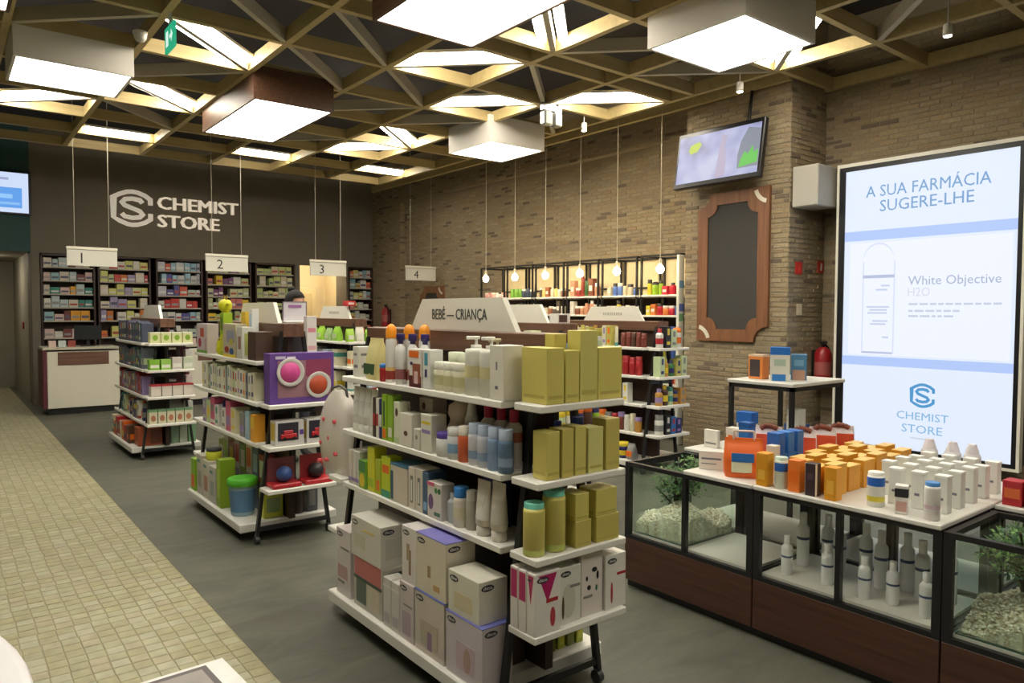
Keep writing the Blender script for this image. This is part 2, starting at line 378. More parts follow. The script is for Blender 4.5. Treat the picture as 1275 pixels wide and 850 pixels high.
# ================================================================== CEILING LATTICE
XS = [.5, 1.5, 2.52, 3.53, 4.55, 5.57, 6.62]
YS = [-1.9, -.87, .15, 1.15, 2.15, 3.17, 4.17, 5.17, 5.5, 6.5, 7.5, 8.5, 9.5, 10.5, 11.5, 12.5]
M_beam = wood((174, 155, 106), (190, 171, 120), 0, .5, .6)
M_beamg = mat((184, 176, 156), .5, noise=.06)
lat = tag(empty('ceiling_lattice', (0, 0, ZC)), 'open lattice of square and diagonal beams under the dark ceiling', 'ceiling lattice')
HB = .125; WB = .06
def beam(a, b, h=HB, w=WB, m=M_beam, dz=0):
    sub('beam', MB().bar((a[0], a[1], h/2+dz), (b[0], b[1], h/2+dz), w, h, m), lat)
for x in [-.5]+XS: beam((x, -2.6), (x, 12.5))
beam((7.62, -2.6), (7.62, 4.19))
for y in YS: beam((-5, y), (6.62, y), dz=.002)
for y in (2.15, 3.17, 4.12): beam((6.62, y), (7.62, y), dz=.002)
beam((6.95, 4.2), (6.95, 13.4))
DIAG_L = [((1.5, 6.5), (2.52, 7.5)), ((1.5, 8.5), (2.52, 9.5)), ((.5, 10.5), (1.5, 9.5)), ((4.55, 10.5), (5.57, 9.5)), ((4.55, 8.5), (5.57, 9.5)), ((3.53, 6.5), (4.55, 5.5)), ((4.55, 7.5), (5.57, 6.5)),
          ((5.57, 6.5), (6.62, 5.5)), ((3.53, 4.17), (4.55, 5.17)), ((5.57, 3.17), (6.62, 4.17)), ((.5, 5.17), (1.5, 4.17)), ((2.52, 2.15), (3.53, 3.17)), ((.5, 1.15), (1.5, 2.15)), ((4.55, .15), (5.57, 1.15)), ((-.5, 3.17), (.5, 2.15)), ((2.52, .15), (3.53, -.87))]
DIAG = [((1.5, 5.5), (2.52, 6.5)), ((2.52, 6.5), (3.53, 7.5)), ((2.52, 5.5), (3.53, 6.5)), ((3.53, 6.5), (4.55, 7.5)), ((1.5, 8.5), (2.52, 7.5)), ((.5, 7.5), (1.5, 6.5)), ((1.5, 9.5), (2.52, 10.5)), ((4.55, 5.5), (5.57, 6.5)), ((5.57, 6.5), (6.62, 7.5)),
        ((4.55, 5.17), (5.57, 4.17)), ((5.57, 5.17), (6.62, 4.17)), ((3.53, 8.5), (4.55, 7.5)), ((4.55, 8.5), (5.57, 7.5)), ((6.62, 3.17), (5.57, 2.15)), ((3.53, 10.5), (4.55, 9.5)), ((2.52, 4.17), (1.5, 5.17)), ((3.53, 2.15), (4.55, 3.17)), ((1.5, 2.15), (2.52, 3.17)), ((.5, 8.5), (-.5, 7.5)), ((.5, 6.5), (-.5, 5.5))]
for a, b in DIAG_L+DIAG: beam(a, b, .115, .05, M_beamg, .004)
M_tube = mat((255, 246, 230), emit=TUBE_POWER); M_house = mat((225, 222, 215), .4)
def fluoro(a, b, label, offs=(.075, .12), both=False):
    a, b = Vector((*a, 0)), Vector((*b, 0)); L = (b-a).length; d = (b-a)/L; n = Vector((-d.y, d.x, 0))
    ctr = (a+b)/2
    t = empty('fluorescent_light', (ctr.x, ctr.y, ZC+.03)); hl = L*.39
    sides = (1, -1) if both else (offs[0] > 0 and 1 or -1,)
    for s in sides:
        k = abs(offs[0])
        p0 = -d*hl+n*(s*(k+.02)); p1 = d*hl+n*(s*(k+.02))
        sub('housing', MB().bar(p0+Vector((0, 0, .07)), p1+Vector((0, 0, .07)), .09, .03, M_house), t)
        for q in (-.022, .022):
            e = n*q
            sub('tube', MB().tube(p0+e+Vector((0, 0, .035)), p1+e+Vector((0, 0, .035)), .016, M_tube, 8), t)
    tag(t, label, 'ceiling light', 'fluorescent tubes fixed along the lattice beams')
FL = ['beside the exit sign', 'above the tiled floor near the wooden light box', 'near the far corridor beside the white light box', 'along the lattice near the dark wall, level with the shop name', 'running towards the brick corner near the dark wall', 'just beyond the big wooden light box',
      'over the middle gondolas beside the small projector', 'beside the brick wall near the emergency lamp', 'on both sides of a beam beside the big wooden light box', 'hidden behind the white light box near the screen']
for i, (a, b) in enumerate(DIAG_L):
    lab = ('fluorescent ceiling light '+FL[i]) if i < len(FL) else 'fluorescent ceiling light over the entrance, '+ORD[i-len(FL)]+' from the display'
    both = True
    s = 1 if i in (0, 1, 4, 9) else -1
    # tubes sit on the near side of their beam
    fluoro(a, b, lab, (-.075 if i in (0, 1, 4) else (.075 if i == 8 or i == 9 else -.075 if (b[1] < a[1]) else .075), 0), both)
for i, (x0, x1) in enumerate(((1.5, 2.52), (3.53, 4.55), (5.57, 6.62))):
    fluoro((x0, 11.5), (x1, 11.5), 'fluorescent ceiling light crossing above counter sign '+('one', 'two', 'four')[i], (-.075, 0), True)
    beam((x0, 11.5), (x1, 11.5), HB, .05)
M_panel = mat((255, 252, 236), emit=PANEL_POWER)
def light_box(x0, x1, y0, y1, wooden, label, z=3.74):
    cx, cy = (x0+x1)/2, (y0+y1)/2; hx, hy = (x1-x0)/2, (y1-y0)/2
    t = empty('ceiling_light_box', (cx, cy, z)); m = wood((72, 47, 34), (96, 66, 46)) if wooden else mat((232, 228, 220), .5, noise=.02)
    h = .34; th = .025
    for a in ((-hx, -hy, hx, -hy+th), (-hx, hy-th, hx, hy), (-hx, -hy+th, -hx+th, hy-th), (hx-th, -hy+th, hx, hy-th)):
        sub('side_panel', MB().box(a[0], a[1], .0, a[2], a[3], h, m), t)
    sub('diffuser', MB().cham(-hx+th, -hy+th, .004, hx-th, hy-th, .03, M_panel, .006), t)
    sub('lid', MB().box(-hx+th, -hy+th, h-.02, hx-th, hy-th, h, m), t)
    tag(t, label, 'ceiling light', 'square light boxes hung in the lattice')
light_box(.54, 1.46, 7.47, 8.33, False, 'white sided light box above the tiled floor at far side')
light_box(2.54, 3.40, 7.44, 9.24, True, 'long wooden sided light box in front of the shop name')
light_box(2.56, 3.46, 3.3, 4.93, True, 'big wooden sided light box above the baby gondola')
light_box(5.48, 6.38, 7.42, 8.36, False, 'small white light box in front of the pendant lamps')
light_box(4.58, 5.52, 3.13, 4.05, False, 'white light box between the baby gondola and the screen')
light_box(.55, 1.45, 2.2, 3.1, False, 'added unseen white light box over the entrance aisle')  # four unseen boxes added from here, carrying the lattice lighting beyond the view
light_box(-.45, .45, 5.55, 6.45, True, 'added unseen wooden sided light box over the tiled floor')
light_box(4.6, 5.52, -.82, .1, True, 'added unseen wooden sided light box behind the display tables')
light_box(1.55, 2.47, -.82, .1, False, 'added unseen white light box above the shop entrance')
# small ceiling things
def spot(x, y, z, label, stem=Z_TOP-3.83-.09):
    t = empty('spotlight', (x, y, z))
    sub('stem', MB().tube((0, 0, .09), (0, 0, .09+stem), .006, M_white), t)
    sub('can', MB().lathe([(.03, 0), (.036, .004), (.036, .09), (.03, .095)], M_white), t)
    sub('lens', MB().lathe([(.001, -.004), (.03, -.003), (.03, .001)], mat((255, 240, 215), emit=25)), t)
    tag(t, label, 'spotlight', 'small round spotlights along the brick wall')
spot(6.40, 4.43, 3.83, 'small lit spotlight above the tilted television')
spot(6.28, 6.56, 3.83, 'small lit spotlight between lattice edge and small light box')
spot(6.42, 2.51, 3.83, 'small lit spotlight above the big display, with white can')
t = tag(empty('exit_sign', (1.52, 6.4, 3.8)), 'green illuminated exit sign hanging from the lattice', 'exit sign')
sub('hanger', MB().box(-.01, -.01, .1, .01, .01, .22, M_white), t)
M_ex = mat((40, 190, 140), emit=.75)
sub('panel', MB().cham(-.012, -.14, -.1, .012, .14, .1, M_ex, .004), t)
pg = MB()
for x in (-.0135,):
    pg.prism([(.09, -.06), (.09, .06), (.02, .06), (.02, -.06)], -.0135, -.012, mat((230, 255, 245), emit=.9), 'yz')
    pg.prism([(-.02, -.015), (-.02, .015), (-.07, .015), (-.07, .05), (-.12, 0), (-.07, -.05), (-.07, -.015)], -.0135, -.012, mat((230, 255, 245), emit=.9), 'yz')
sub('pictogram', pg, t)
t = tag(empty('emergency_lamp', (5.62, 6.42, 3.8)), 'twin headed metal emergency lamp under the lattice', 'lamp')
sub('bracket', MB().box(-.14, -.03, .12, .14, .03, .2, M_steel), t)
for s in (-1, 1):
    h = sub('head', MB().cham(-.06+s*.075, -.05, -.05, .06+s*.075, .05, .11, mat((170, 172, 165), .3, .4), .015), t)
    sub('lens', MB().box(-.045+s*.075, -.054, -.035, .045+s*.075, -.05, .09, mat((210, 225, 215), .15)), h)
t = tag(empty('camera_dome', (1.42, 7.0, 3.93)), 'small white security camera under the lattice near the exit sign', 'camera')
sub('base', MB().lathe([(.06, .05), (.06, .07)], M_white), t); sub('dome', MB().lathe([(.002, -.02), (.03, -.012), (.05, .015), (.055, .05)], mat((200, 200, 195), .2)), t)

# ================================================================== PRODUCT SHAPES (local: front faces -Y, base centre at origin)
_P = {}
def cached(key, fn):
    if key not in _P: _P[key] = fn()
    return _P[key]
def carton(w, d, h, c, prints=(), logo=False, rough=.42):
    """prints: ('band', v0, v1, colour) round the box; ('patch', u0, v0, u1, v1, colour) on front and sides; ('oval', u, v, ru, rv, colour); ('tri', ...)"""
    def fn():
        parts = []
        mb = MB(); mb.cham(-w/2, -d/2, 0, w/2, d/2, h, mat(c, rough, noise=.05, scale=18), .002); parts.append(('carton', mb.mesh('carton')))
        if prints:
            pb = MB(); e = .0006
            for k, p in enumerate(prints):
                e2 = e*(1+k*.6); m = pm(p[-1])
                if p[0] == 'band': pb.box(-w/2-e2, -d/2-e2, p[1]*h, w/2+e2, d/2+e2, p[2]*h, m)
                elif p[0] == 'patch':
                    _, u0, v0, u1, v1, _c = p
                    pb.box(-w/2+u0*w, -d/2-e2, v0*h, -w/2+u1*w, -d/2, v1*h, m)
                    for s in (-1, 1):
                        a, b = sorted((s*w/2, s*(w/2+e2)))
                        pb.box(a, -d/2+u0*d, v0*h, b, -d/2+u1*d, v1*h, m)
                elif p[0] == 'front':
                    _, u0, v0, u1, v1, _c = p; pb.box(-w/2+u0*w, -d/2-e2, v0*h, -w/2+u1*w, -d/2, v1*h, m)
                elif p[0] == 'side':
                    _, u0, v0, u1, v1, _c = p
                    for s in (-1, 1):
                        a, b = sorted((s*w/2, s*(w/2+e2))); pb.box(a, -d/2+u0*d, v0*h, b, -d/2+u1*d, v1*h, m)
                elif p[0] == 'oval':
                    _, u, v, ru, rv, _c = p
                    pb.prism([(-w/2+(u+ru*math.cos(R(a)))*w, (v+rv*math.sin(R(a)))*h) for a in range(0, 360, 20)], -d/2-e2, -d/2, m)
                elif p[0] == 'tri':
                    _, u0, v0, u1, v1, _c = p
                    pb.prism([(-w/2+u0*w, v1*h), (-w/2+u1*w, v1*h), (-w/2+(u0+u1)/2*w, v0*h)], -d/2-e2, -d/2, m)
                    for s in (-1, 1): pb.prism([(-d/2+u0*d, v1*h), (-d/2+u1*d, v1*h), (-d/2+(u0+u1)/2*d, v0*h)], min(s*w/2, s*(w/2+e2)), max(s*w/2, s*(w/2+e2)), m, 'yz')
            parts.append(('printed_label', pb.mesh('printed_label')))
        if logo:
            lb = MB(); mk = pm((36, 34, 46)); lw = min(.062, w*.45); lh = lw*.42; e = .0012; cu = -w/2+lw*.62+.004; cv = h-lh*.8-.008
            lb.prism([(cu+lw/2*math.cos(R(a)), cv+lh/2*math.sin(R(a))) for a in range(0, 360, 24)], -d/2-e, -d/2, mk)
            lw2 = min(.062, d*.45); lh2 = lw2*.42; cd = d/2-lw2*.62-.004
            lb.prism([(-cd+lw2/2*math.cos(R(a)), cv+lh2/2*math.sin(R(a))) for a in range(0, 360, 24)], w/2, w/2+e, mk, 'yz')
            lb.prism([(cd+lw2/2*math.cos(R(a)), cv+lh2/2*math.sin(R(a))) for a in range(0, 360, 24)], -w/2-e, -w/2, mk, 'yz')
            tx = text_mesh('chicco', lh*.42, mat((235, 233, 228), .5), lw*.7, .0008)
            lb.add([(v.co.x+cu-lw*.35, v.co.y-d/2-e, v.co.z+cv-lh*.2) for v in tx.vertices], [tuple(p.vertices) for p in tx.polygons], mat((235, 233, 228), .5))
            lb.add([(w/2+e-v.co.y, -cd+v.co.x-lw2*.35, v.co.z+cv-lh*.2) for v in tx.vertices], [tuple(p.vertices) for p in tx.polygons], mat((235, 233, 228), .5))
            parts.append(('logo', lb.mesh('logo')))
        return parts
    return cached(('carton', w, d, h, c, tuple(prints), logo), fn)
def bottle(r, h, c, cap, capstyle='flat', band=None, sy=1, shoulder=.72):
    def fn():
        mb = MB(); hb = h*(.80 if capstyle != 'dome' else .84)
        mb.lathe([(r*.9, 0), (r, .004), (r, h*shoulder*.92), (r*.96, h*shoulder), (r*.55, hb*.985), (r*.5, hb)], pm(c), 12, sy=sy)
        parts = [('bottle', mb.mesh('bottle'))]
        cb = MB(); m = pm(cap)
        if capstyle == 'flat': cb.lathe([(r*.56, hb-.004), (r*.58, h*.99), (r*.5, h)], m, 12, sy=sy)
        elif capstyle == 'dome': cb.lathe([(r*.98, h*.76), (r*.98, h*.88), (r*.8, h*.95), (r*.4, h*.99), (r*.02, h)], m, 12, sy=sy)
        elif capstyle == 'cone': cb.lathe([(r*.8, hb*.9), (r*.75, hb), (r*.5, h*.97), (r*.45, h)], m, 12)
        elif capstyle == 'wide': cb.lathe([(r*.9, hb*.93), (r*.92, h*.99), (r*.86, h)], m, 12, sy=sy)
        elif capstyle == 'short': cb.lathe([(r*.5, hb-.004), (r*.5, h*.86), (r*.82, h*.87), (r*.84, h*.98), (r*.78, h)], m, 12, sy=sy)
        elif capstyle == 'pump':
            cb.lathe([(r*.5, hb-.004), (r*.5, hb+.012), (r*.14, hb+.014), (r*.14, h-.012)], m, 10); cb.cham(-.011, -.045, h-.014, .011, .014, h, m, .003)
        parts.append(('pump' if capstyle == 'pump' else 'cap', cb.mesh('cap')))
        if band:
            lb = MB()
            for v0, v1, cc in band: lb.lathe([(r*1.006, h*v0), (r*1.006, h*v1)], pm(cc), 12, sy=sy)
            parts.append(('printed_label', lb.mesh('printed_label')))
        return parts
    return cached(('bottle', r, h, c, cap, capstyle, tuple(band) if band else None, sy, shoulder), fn)
def jar(r, h, c, lid, band=None):
    def fn():
        parts = [('jar', MB().lathe([(r*.92, 0), (r, .004), (r, h*.7), (r*.88, h*.76)], pm(c), 14).mesh('jar')), ('lid', MB().lathe([(r*.94, h*.74), (r*.98, h*.78), (r*.98, h*.98), (r*.9, h)], pm(lid), 14).mesh('lid'))]
        if band: parts.append(('printed_label', MB().lathe([(r*1.006, h*band[0]), (r*1.006, h*band[1])], pm(band[2]), 14).mesh('printed_label')))
        return parts
    return cached(('jar', r, h, c, lid, band), fn)
def tubepack(r, h, c, cap, band=None):
    """squeeze tube standing on its cap"""
    def fn():
        mb = MB(); n = 12; vs = []; prof = [(r*.75, .9*r*.75, h*.16), (r, r*.85, h*.22), (r*1.04, r*.6, h*.6), (r*1.1, r*.12, h*.96), (r*1.1, r*.08, h)]
        for a, b, z in prof: vs += [(a*math.cos(2*math.pi*i/n), b*math.sin(2*math.pi*i/n), z) for i in range(n)]
        k = len(prof); mb.add(vs, [(j*n+i, j*n+(i+1) % n, (j+1)*n+(i+1) % n, (j+1)*n+i) for j in range(k-1) for i in range(n)], pm(c), True); mb.add(vs, [tuple(range(n)), tuple(range((k-1)*n, k*n))], pm(c))
        parts = [('tube', mb.mesh('tube')), ('cap', MB().lathe([(r*.72, 0), (r*.8, .003), (r*.8, h*.17), (r*.7, h*.18)], pm(cap), 12).mesh('cap'))]
        if band:
            bb = MB(); vs = []
            for t in band[:2]:
                a = r*1.04; b = r*(.85-(.85-.6)*max(0, (t-.22)/.38) if t < .6 else .6-(t-.6)/.36*.48); vs += [((a+.001)*math.cos(2*math.pi*i/n), (b+.002)*math.sin(2*math.pi*i/n), h*t) for i in range(n)]
            bb.add(vs, [(i, (i+1) % n, n+(i+1) % n, n+i) for i in range(n)], pm(band[2]), True); parts.append(('printed_label', bb.mesh('printed_label')))
        return parts
    return cached(('tube', r, h, c, cap, band), fn)
def pouch(w, d, h, c, band=None):
    """soft stand-up bag, crimped at the top"""
    def fn():
        mb = MB(); n = 8; vs = []
        prof = [(w*.46, d*.42, 0), (w*.5, d*.5, h*.12), (w*.5, d*.42, h*.5), (w*.48, d*.2, h*.82), (w*.47, d*.03, h*.93), (w*.47, d*.03, h)]
        q = 16
        for a, b, z in prof:
            for i in range(q):
                t = 2*math.pi*i/q; cx, sy = math.cos(t), math.sin(t)
                vs.append((a*math.copysign(abs(cx)**.5, cx), b*math.copysign(abs(sy)**.6, sy), z))
        k = len(prof); mb.add(vs, [(j*q+i, j*q+(i+1) % q, (j+1)*q+(i+1) % q, (j+1)*q+i) for j in range(k-1) for i in range(q)], pm(c), True); mb.add(vs, [tuple(range(q)), tuple(range((k-1)*q, k*q))], pm(c))
        parts = [('pouch', mb.mesh('pouch'))]
        if band:
            bb = MB(); u0, v0, u1, v1, cc = band
            bb.box(-w/2+u0*w, -d*.47-.002, v0*h, -w/2+u1*w, -d*.40, v1*h, pm(cc)); parts.append(('printed_label', bb.mesh('printed_label')))
        return parts
    return cached(('pouch', w, d, h, c, band), fn)
def put(parts, loc, rz, label, cat, name=None, group=None):
    root = None
    for i, (n, me) in enumerate(parts):
        if i == 0: root = obj(name or n, me, None, loc, rz)
        else: obj(n, me, root)
    return tag(root, label, cat, group)
FACE_AISLE = R(-90)   # front towards -X
FACE_NEAR = 0.0       # front towards -Y

# ================================================================== GONDOLAS
LV = {0: .13, 4: .395, 3: .685, 2: .97, 1: 1.255}
M_shelf = mat((228, 225, 216), .4, noise=.03)
M_core = wood((46, 30, 24), (66, 44, 34), 2)
def gondola(cx, cy, label, word=None, side4=False, far_ends=(1, 2, 3, 4), near_ends=(1, 2, 3, 4), HL=.73):
    g = tag(empty('gondola', (cx, cy, 0)), label, 'shelving')
    sub('base_shelf', MB().cham(-.355, -HL+.065, .07, .355, HL-.065, .13, M_shelf, .006), g)
    for sy in (-1, 1):
        for sx in (-1, 1):
            y = sy*HL; l = MB(); l.bar((sx*.262, y, .055), (sx*.075, y, 1.46), .022, .03, M_black, (0, 1, 0)); sub('leg', l, g)
            c = sub('caster', MB().box(sx*.262-.012, y-.012, .04, sx*.262+.012, y+.012, .07, M_steel), g)
            sub('wheel', MB().tube((sx*.262-.014, y, .028), (sx*.262+.014, y, .028), .028, mat((60, 60, 60), .5), 12), c)
        sub('cross_bar', MB().bar((-.25, sy*HL, .1), (.25, sy*HL, .1), .02, .03, M_black), g); sub('cross_bar', MB().bar((-.14, sy*HL, .9), (.14, sy*HL, .9), .02, .025, M_black), g)
    sub('core_panel', MB().box(-.02, -HL+.02, .13, .02, HL-.02, 1.42, M_core), g)
    for l in (1, 2, 3)+((4,) if side4 else ()):
        for s in (-1, 1):
            z = LV[l]; x0, x1 = sorted((s*.021, s*.25)); sub('side_shelf', MB().cham(x0, -HL+.025, z-.028, x1, HL-.025, z, M_shelf, .004), g)
    hw = {1: .222, 2: .234, 3: .24, 4: .246}
    for sy, ends in ((-1, near_ends), (1, far_ends)):
        for l in ends:
            y0, y1 = sorted((sy*(HL+.018), sy*(HL+.18))); sub('end_shelf', MB().cham(-hw[l], y0, LV[l]-.028, hw[l], y1, LV[l], M_shelf, .004), g)
        if ends: sub('end_bracket', MB().box(-.012, min(sy*(HL+.0), sy*(HL+.018)), .36, .012, max(sy*HL, sy*(HL+.018)), 1.3, M_black), g)
    sub('top_beam', MB().cham(-.075, -HL-.03, 1.42, .075, HL+.03, 1.515, wood((84, 56, 42), (112, 78, 58)), .004), g)
    sg = sub('sign_board', MB().prism([(-.50, 1.515), (.38, 1.515), (.265, 1.665), (-.40, 1.665)], -.014, .014, mat((226, 222, 208), .5, noise=.02), 'yz'), g)
    if word == 'faint':
        f = MB()
        for i in range(9): f.box(-.0155, -.2+i*.032, 1.572, -.014, -.2+i*.032+.022, 1.572+.03, mat((178, 174, 164), .6))
        sub('lettering', f, sg)
    elif word:
        me = text_mesh(word[0], word[1], mat((70, 72, 70), .6), word[2], .002)
        for s in (-1, 1):
            o = obj('lettering', me, sg, (s*.0142, -s*0 + (word[2]/2+.0 if s < 0 else -word[2]/2) - .06, 1.565)); o.rotation_euler = (0, 0, R(-90) if s < 0 else R(90))
    return dict(cx=cx, cy=cy, HL=HL, e=g)
G1 = gondola(1.95, 2.93, 'white gondola with the baby and child sign, nearest the display tables', ('BEBÉ — CRIANÇA', .052, .46), far_ends=(3, 4))
G2 = gondola(1.95, 5.70, 'white gondola of toys with a purple box on its end', None, near_ends=(2, 3, 4))
G3 = gondola(1.95, 9.27, 'white gondola of slim packs nearest the pharmacy counter', None, side4=True)
GD = gondola(3.85, 4.91, 'white gondola directly behind the baby gondola', None)
GC = gondola(3.85, 8.48, 'white gondola with green packs in front of the lit doorway', 'faint')
GB = gondola(5.72, 5.56, 'white gondola of cosmetics beside the chalkboard pillar', 'faint', side4=True)
def zl(l): return LV[l]+.0005
def side(g, l, y, off, parts, label, cat, w=None, dz=0, name=None, group=None, rz=FACE_AISLE):
    """stand a product on a side shelf (aisle side); off = how far its centre sits behind the shelf's front edge"""
    xf = g['cx']-(.25 if l else .345)
    return put(parts, (xf+off, y, zl(l)+dz), rz, label, cat, name, group)
def end(g, l, x, parts, label, cat, off=.09, dz=0, name=None, group=None, rz=FACE_NEAR):
    yf = g['cy']-g['HL']-.18 if l else g['cy']-g['HL']+.07
    return put(parts, (x, yf+off, zl(l)+dz), rz, label, cat, name, group)
TXT = (110, 110, 120)
# ---------------------------------------------------------------- baby gondola: top shelf, aisle side
S1 = 'top shelf of the baby gondola'
side(G1, 1, 3.53, .07, carton(.07, .08, .16, WHITE, (('patch', .15, .7, .7, .78, GREY), ('patch', .2, .3, .8, .4, TXT))), 'white carton with grey print at far end of baby gondola top shelf', 'carton')
side(G1, 1, 3.35, .06, pouch(.15, .09, .21, (214, 204, 140), (.08, .12, .8, .38, (60, 90, 60))), 'pale yellow bag with dark green picture on baby gondola top shelf', 'bag')
side(G1, 1, 3.225, .03, bottle(.02, .09, RED, BLUE, 'dome'), 'small red and blue bottle beside the orange capped bottles', 'bottle')
for i, (y, off) in enumerate(((3.165, .04), (3.07, .085), (2.985, .12))):
    side(G1, 1, y, off, bottle(.027, .285, (228, 226, 220), (240, 150, 30), 'dome', [(.05, .2, (150, 60, 50)), (.2, .26, (226, 190, 120))]), f'tall white bottle with domed orange cap, {ORD[i]} from the far end', 'bottle', group='orange capped bottles')
for i, (y, off) in enumerate(((3.055, .03), (2.985, .055), (2.915, .08))):
    side(G1, 1, y, off, bottle(.029, .24, (228, 226, 222), (52, 40, 110), 'short', [(.1, .3, (150, 90, 90))], sy=.8), f'white bottle with wide navy cap, {ORD[i]} from the orange caps', 'bottle', group='navy capped bottles')
side(G1, 1, 2.88, .03, carton(.105, .05, .175, (228, 222, 212), (('front', 0, 0, 1, .3, (90, 40, 44)), ('front', .3, .12, .95, .62, (150, 84, 60)), ('front', 0, .78, .8, .95, ORANGE), ('front', .45, .1, .75, .42, PALEP), ('front', .12, .58, .28, .66, NAVY))), 'white carton with an orange stripe and dark family picture', 'carton')
side(G1, 1, 2.79, .045, carton(.06, .07, .175, (224, 224, 218), (('front', .25, .6, .7, .92, (70, 150, 170)), ('front', .3, .3, .6, .5, NAVY))), 'slim white carton with teal print beside the cream jars', 'carton')
for i, y in enumerate((2.715, 2.64, 2.565)):
    side(G1, 1, y, .045, jar(.035, .125, (220, 216, 190), (226, 224, 210), (.2, .55, (200, 196, 150))), f'cream glass jar, {ORD[i]} of three in the front row', 'jar', group='cream jars on the baby gondola')
for i, y in enumerate((2.73, 2.65, 2.57)):
    side(G1, 1, y, .13, jar(.036, .165, (206, 214, 176), (220, 224, 200)), f'pale green jar, {ORD[i]} in the row behind the cream jars', 'jar', group='pale green jars behind')
for i, y in enumerate((2.475, 2.37)):
    side(G1, 1, y, .06, bottle(.047, .245, (228, 226, 214), (232, 230, 220), 'pump', [(.3, .5, (206, 198, 150))], shoulder=.78), f'big white pump bottle, {ORD[i]} from the cream jars', 'bottle', name='pump_bottle', group='white pump bottles')
side(G1, 1, 2.42, .13, bottle(.036, .235, (226, 222, 200), (206, 198, 160), 'pump'), 'cream pump bottle at the back behind white pump bottles', 'bottle', name='pump_bottle')
side(G1, 1, 2.268, .06, carton(.09, .1, .215, (222, 218, 204), (('front', .45, .55, .55, .7, TXT), ('front', .4, .2, .6, .26, TXT))), 'tall white carton between pump bottles and olive boxes', 'carton')
# top end shelf: olive cartons
olv = (('front', .1, .1, .9, .16, (184, 170, 88)), ('side', .1, .1, .9, .16, (184, 170, 88)))
end(G1, 1, 1.808, carton(.086, .15, .212, OLIVE, olv), 'deep olive yellow carton at the corner of the top end shelf', 'carton', .085)
end(G1, 1, 1.898, carton(.072, .06, .2, OLIVE, olv), 'narrow olive carton beside the deep one, top end shelf', 'carton', .045)
end(G1, 1, 1.893, carton(.06, .06, .262, OLIVE2, olv), 'taller dull olive carton standing behind a narrow one', 'carton', .108)
end(G1, 1, 1.988, carton(.095, .075, .275, (204, 196, 112), olv), 'tallest pale olive carton in the middle of the top end shelf', 'carton', .055)
end(G1, 1, 2.108, carton(.135, .08, .206, OLIVE, olv), 'broad olive carton at the outer end of the top end shelf', 'carton', .06)
end(G1, 1, 2.0, carton(.07, .055, .22, SKY), 'small blue carton hidden behind the tallest olive carton', 'carton', .12)
# second shelf
for i in range(4):
    side(G1, 2, 3.535-i*.066, .04, tubepack(.03, .235, (224, 222, 212), (216, 214, 204), (.35, .7, (206, 206, 196))), f'white squeeze tube on baby gondola second shelf, {ORD[i]} from far end', 'tube', group='white squeeze tubes in a row')
for i, (c, p) in enumerate((((70, 52, 44), RED), (WHITE, RED), (NAVY, WHITE))):
    side(G1, 2, 3.29-i*.034, .04, carton(.028, .06, .2, c, (('front', .1, .3, .9, .6, p),)), f'thin {["brown", "white", "navy"][i]} toothbrush pack with {["red", "bold red", "white"][i]} print', 'pack', name='toothbrush_pack')
side(G1, 2, 3.185, .035, carton(.045, .05, .225, LIME, (('front', .3, .3, .7, .85, (60, 80, 60)), ('front', .2, .05, .9, .25, ORANGE))), 'lime green pack with dark window, second shelf', 'pack')
side(G1, 2, 3.125, .035, carton(.05, .05, .225, (140, 180, 50), (('front', .15, .1, .85, .3, WHITE),)), 'lime green pack with white foot, second shelf', 'pack')
side(G1, 2, 3.06, .04, carton(.055, .06, .2, (216, 220, 196), (('oval', .5, .75, .22, .1, (90, 60, 40)), ('front', .1, 0, .9, .15, PALEG))), 'pale carton with one brown oval, second shelf', 'carton')
side(G1, 2, 2.965, .045, carton(.11, .08, .155, (222, 216, 204), (('oval', .5, .4, .16, .08, (90, 56, 44)),)), 'wide white carton with brown oval, second shelf', 'carton')
side(G1, 2, 2.965, .155, carton(.12, .08, .22, (190, 178, 164), (('oval', .35, .82, .12, .08, (90, 50, 44)),)), 'taller beige carton behind the wide one, second shelf', 'carton')
side(G1, 2, 2.868, .035, carton(.055, .06, .095, (218, 212, 200), (('oval', .5, .6, .16, .12, GREY),)), 'smallest white carton on the second shelf', 'carton')
side(G1, 2, 2.785, .045, carton(.09, .08, .17, (220, 218, 204), (('front', .1, .5, .9, .6, LILAC), ('front', .1, .75, .9, .82, YELLOW))), 'white carton with lilac and yellow lines, second shelf', 'carton')
side(G1, 2, 2.71, .14, [('bottle', MB().lathe([(.05, 0), (.066, .02), (.068, .1), (.05, .13), (.046, .15), (.056, .175), (.052, .21), (.02, .232)], pm((216, 198, 168)), 14).mesh('bear_bottle'))], 'rounded beige bear shaped bottle, second shelf', 'bottle', name='bear_bottle')
side(G1, 2, 2.605, .13, bottle(.032, .235, (214, 210, 200), (220, 216, 206), 'cone'), 'white bottle with cone top beside the bear bottle', 'bottle')
side(G1, 2, 2.675, .035, jar(.038, .105, (220, 220, 216), (84, 66, 150)), 'white tub with purple lid, second shelf', 'tub')
side(G1, 2, 2.595, .04, jar(.038, .135, (214, 218, 222), (216, 218, 216), (.2, .5, SKY)), 'white tub with pale blue band, second shelf', 'tub')
side(G1, 2, 2.52, .035, bottle(.03, .15, (214, 100, 60), (220, 214, 200), 'wide'), 'orange bottle with white cap, second shelf', 'bottle')
for i, y in enumerate((2.475, 2.385, 2.30)):
    side(G1, 2, y, .125, bottle(.034, .235, (222, 214, 204), (180, 40, 70), 'flat', [(.45, .62, (190, 110, 90))]), f'white bottle with crimson cap, {ORD[i]} in the back row', 'bottle', group='crimson capped bottles')
